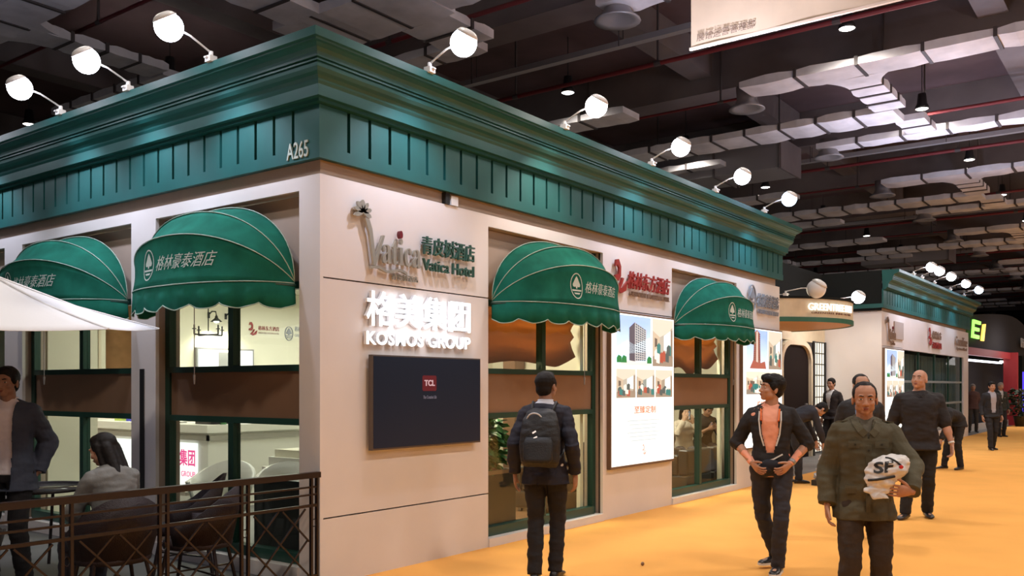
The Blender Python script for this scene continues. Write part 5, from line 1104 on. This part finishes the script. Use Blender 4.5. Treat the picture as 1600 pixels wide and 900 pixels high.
# --- bald man
def bald(c):
    w_, e = c['wr'][-1], c['el'][-1]; d = (e - w_).normalized(); MB().cyl(w_ + d * .012, w_ + d * .035, .036, n=14).build('wristwatch', M_WMET, c['t'], True)
    for s in (1, -1): strip(c, [(s * .008, .47), (s * .04, .50), (s * .07, .525)], .035, c['tm'], 'collar', off=.004, th=.005)
person('bald stout man in a black polo shirt walking behind the olive-jacket man', px=1436, dep=11.0, face=200, H=1.80, girth=1.26, hy=30, hp=12, lw=(-.34, .08, .83), rw=(.31, .02, .86), lcurl=.6, rf=(.16, .12, 0), lf=(-.10, -.10, 0), rt=(.55, 1), lt=(-.1, 1), sleeve=.5, top=('polo_shirt', (.014, .011, .013)), toplow=-.13, trousers=(.012, .011, .013), hair='bald', vox=.012, extra=bald, skc=('e', (.50, .27, .19)), legw=1.05)
# --- man with glasses, half hidden
def glasses(c):
    for s in (1, -1): MB().tube([c['hp'](s * .033 + .021 * cos(a), .090, .0 + .014 * sin(a)) for a in [2 * pi * i / 14 for i in range(15)]], .0022, 5).build('glasses_rim', M_BLACK, c['t'], True)
    MB().tube([c['hp'](-.012, .092, .004), c['hp'](.012, .092, .004)], .002, 5).build('glasses_bridge', M_BLACK, c['t']); lapels(c)
person('balding man with glasses and light blue shirt half hidden behind the olive-jacket man', px=1345, dep=9.5, face=206, H=1.725, hy=-6, hair='receding', top=('jacket', (.016, .015, .018)), shirt=(.22, .32, .55), vcut=lambda x, z: z > .0 and abs(x - .02) < .05 + .02 * z, trousers=(.02, .02, .025), vox=.013, extra=glasses, skc=('a', (.46, .25, .165)), pos=None)
# --- suited man by the white wall
def lan(c): strip(c, [(-.03, .48), (-.015, .36), (0, .22)], .016, mat('lanyard_red', (.5, .02, .02), .6), 'lanyard', off=.01); lapels(c)
person('young man in dark suit with red lanyard standing by the lattice and white wall', px=1300, dep=20.4, face=160, H=1.78, hy=-6, hp=-4, top=('jacket', (.018, .014, .017)), shirt=(.65, .65, .66), vcut=lambda x, z: z > .12 and abs(x) < .02 + .16 * (z - .1), trousers=(.014, .012, .014), vox=.016, extra=lan, skc=('a', (.46, .25, .165)))
# --- bending people
person('person in dark clothes bending over a clear plastic bag at the entrance', px=1243, dep=15.0, face=-40, H=1.72, lean=72, hp=-20, pelvis=(0, -.10, .93), rw=(.14, .50, .46), lw=(-.10, .56, .40), rd=(0, .2, -1), ld=(0, .2, -1), rpole=(.4, -.6, .3), lpole=(-.4, -.6, .3), rf=(.10, .0, 0), lf=(-.10, -.10, 0), top=('jacket', (.018, .017, .024)), toplow=-.10, trousers=(.016, .015, .018), vox=.014, skc=('a', (.46, .25, .165)))
person('person in black bending down between the bald man and the second booth', px=1487, dep=17.4, face=150, H=1.70, lean=84, hp=-10, pelvis=(0, -.14, .92), rw=(.14, .55, .42), lw=(-.12, .50, .42), rd=(0, .2, -1), ld=(0, .2, -1), rpole=(.4, -.6, .3), lpole=(-.4, -.6, .3), rf=(.12, .06, 0), lf=(-.10, -.12, 0), top=('jacket', (.014, .013, .016)), trousers=(.012, .011, .013), vox=.014, skc=('a', (.46, .25, .165)))
bg = thing('plastic_bag', 'crumpled clear plastic bag with a dark box on the carpet by the bending person', 'bag')
q_ = CAM + RV * ((1284 - 800) / 1413 * 14.8) + WV * 14.8; bg.location = (q_.x, q_.y, 0)
mb = MB().ell((0, 0, .12), (.17, .12, .12)).ell((.05, 0, .22), (.10, .09, .12)).cap((.02, 0, .3), (-.03, 0, .45), .05, .03); link('bag', remesh(mb, mat('film_plastic', (.62, .60, .62), .2, bump=.6, bscale=25), .012, 1, disp=.05, freq=9), bg, True)
MB().box((-.28, -.08, .005), (-.10, .08, .09)).build('dark_box', M_BLACK, bg)
# --- people far down the aisle
person('man in black suit and grey shirt walking towards the viewer far down the aisle', px=1549, dep=22.8, face=215, H=1.715, rf=(.09, .14, 0), lf=(-.08, -.10, 0), top=('jacket', (.014, .013, .016)), shirt=(.36, .35, .40), vcut=lambda x, z: z > .02 and abs(x) < .05 + .06 * z, trousers=(.014, .013, .016), vox=.017, extra=lapels, skc=('a', (.46, .25, .165)), hair='short')
person('man with a pale cap behind the walking man in black suit', px=1563, dep=28.8, face=215, H=1.72, rf=(.09, .1, 0), top=('jacket', (.02, .025, .02)), shirt=(.5, .5, .5), vcut=VN, trousers=(.014, .013, .016), vox=.02, hair='grey', skc=('a', (.46, .25, .165)))
person('blurred person in brown standing at the black booth beyond the white pier', px=1520, dep=31.5, face=200, H=1.68, top=('jacket', (.10, .05, .045)), trousers=(.05, .045, .04), vox=.022, hair='grey', skc=('a', (.46, .25, .165)))
# --- left-hand terrace
person('man in grey-blue jacket and pale shirt at the left picture edge', px=13, dep=7.1, face=222, H=1.745, hy=4, lw=(-.19, -.06, .90), lpole=(-.5, -1, 0), ld=(.4, .3, -.8), rw=(.2, -.15, .98), rpole=(1, -.3, 0), top=('jacket', (.055, .065, .10)), toplow=-.15, shirt=(.95, .86, .90), vcut=lambda x, z: z > -.14 and abs(x) < .075 + .03 * z, trousers=(.012, .011, .014), vox=.009, skc=('f', (.36, .20, .14)), hair='short', thick=.03)
person('woman with long black hair in a grey top, seated with her back to the railing', pos=(-1.46, .50), face=92, H=1.62, hair='long', hp=-14, hy=-25, lean=14, seated=True, pelvis=(0, -.04, .56), rf=(.12, .42, 0), lf=(-.12, .40, 0), rkn=(.1, .6, .8), lkn=(-.1, .6, .8), rw=(.10, .36, .80), lw=(-.10, .36, .80), rd=(-.3, 1, .1), ld=(.3, 1, .1), rpole=(.6, -.2, -1), lpole=(-.6, -.2, -1), rn=(0, 0, -1), ln_=(0, 0, -1), top=('sweater', (.16, .16, .155)), toplow=-.09, trousers=(.02, .02, .03), shoe=(.5, .5, .5), vox=.010, skc=('a', (.46, .25, .165)))
# --- the pair inside, seen below the second awning
SEAT = dict(seated=True, pelvis=(0, .0, .56), rf=(.12, .48, 0), lf=(-.12, .48, 0), rkn=(.1, .6, .8), lkn=(-.1, .6, .8), rn=(-.3, -1, 0), ln_=(.3, -1, 0))
person('woman in cream top seated inside holding a phone up to her face', pos=(9.22, 1.26), face=225, H=1.60, hair='long', rw=(.10, .26, 1.08), lw=(-.08, .26, 1.03), rd=(-.3, .3, .9), ld=(.3, .3, .9), rpole=(.5, .2, -1), lpole=(-.5, .2, -1), hp=-4, top=('blouse', (.62, .55, .46)), trousers=(.1, .1, .12), vox=.014, lean=6, skc=('g', (.62, .40, .30)), heel=.012, **SEAT)
person('man in black t-shirt seated inside looking down at his phone', pos=(9.88, 1.22), face=232, H=1.70, rw=(.07, .34, .86), lw=(-.07, .34, .86), rd=(-.5, .7, .3), ld=(.5, .7, .3), rpole=(.7, -.2, -1), lpole=(-.7, -.2, -1), hp=-26, lean=18, sleeve=.5, top=('tee_shirt', (.02, .02, .022)), trousers=(.03, .03, .04), vox=.014, skc=('a', (.46, .25, .165)), heel=.012, extra=lambda c: plate(c, -.04, .33, .08, .018, M_LETTER, 'chest_print'), **SEAT)
for k_, (x, y, z, rz, lb) in enumerate(((9.03, 1.07, 1.12, 50, 'phone held up by the woman in the cream top'), (9.68, .96, .92, 50, 'phone in the hands of the man in the black t-shirt'))):
    t = thing('phone', lb, 'phone', (x, y, z), radians(rz)); MB().box((-.035, -.004, -.07), (.035, .004, .07)).build('case', M_BLACK, t); MB().box((-.031, .004, -.064), (.031, .005, .064)).build('screen', mat('phone_glass', (.05, .06, .08), .1, emit=(.3, .35, .4), es=.5), t)
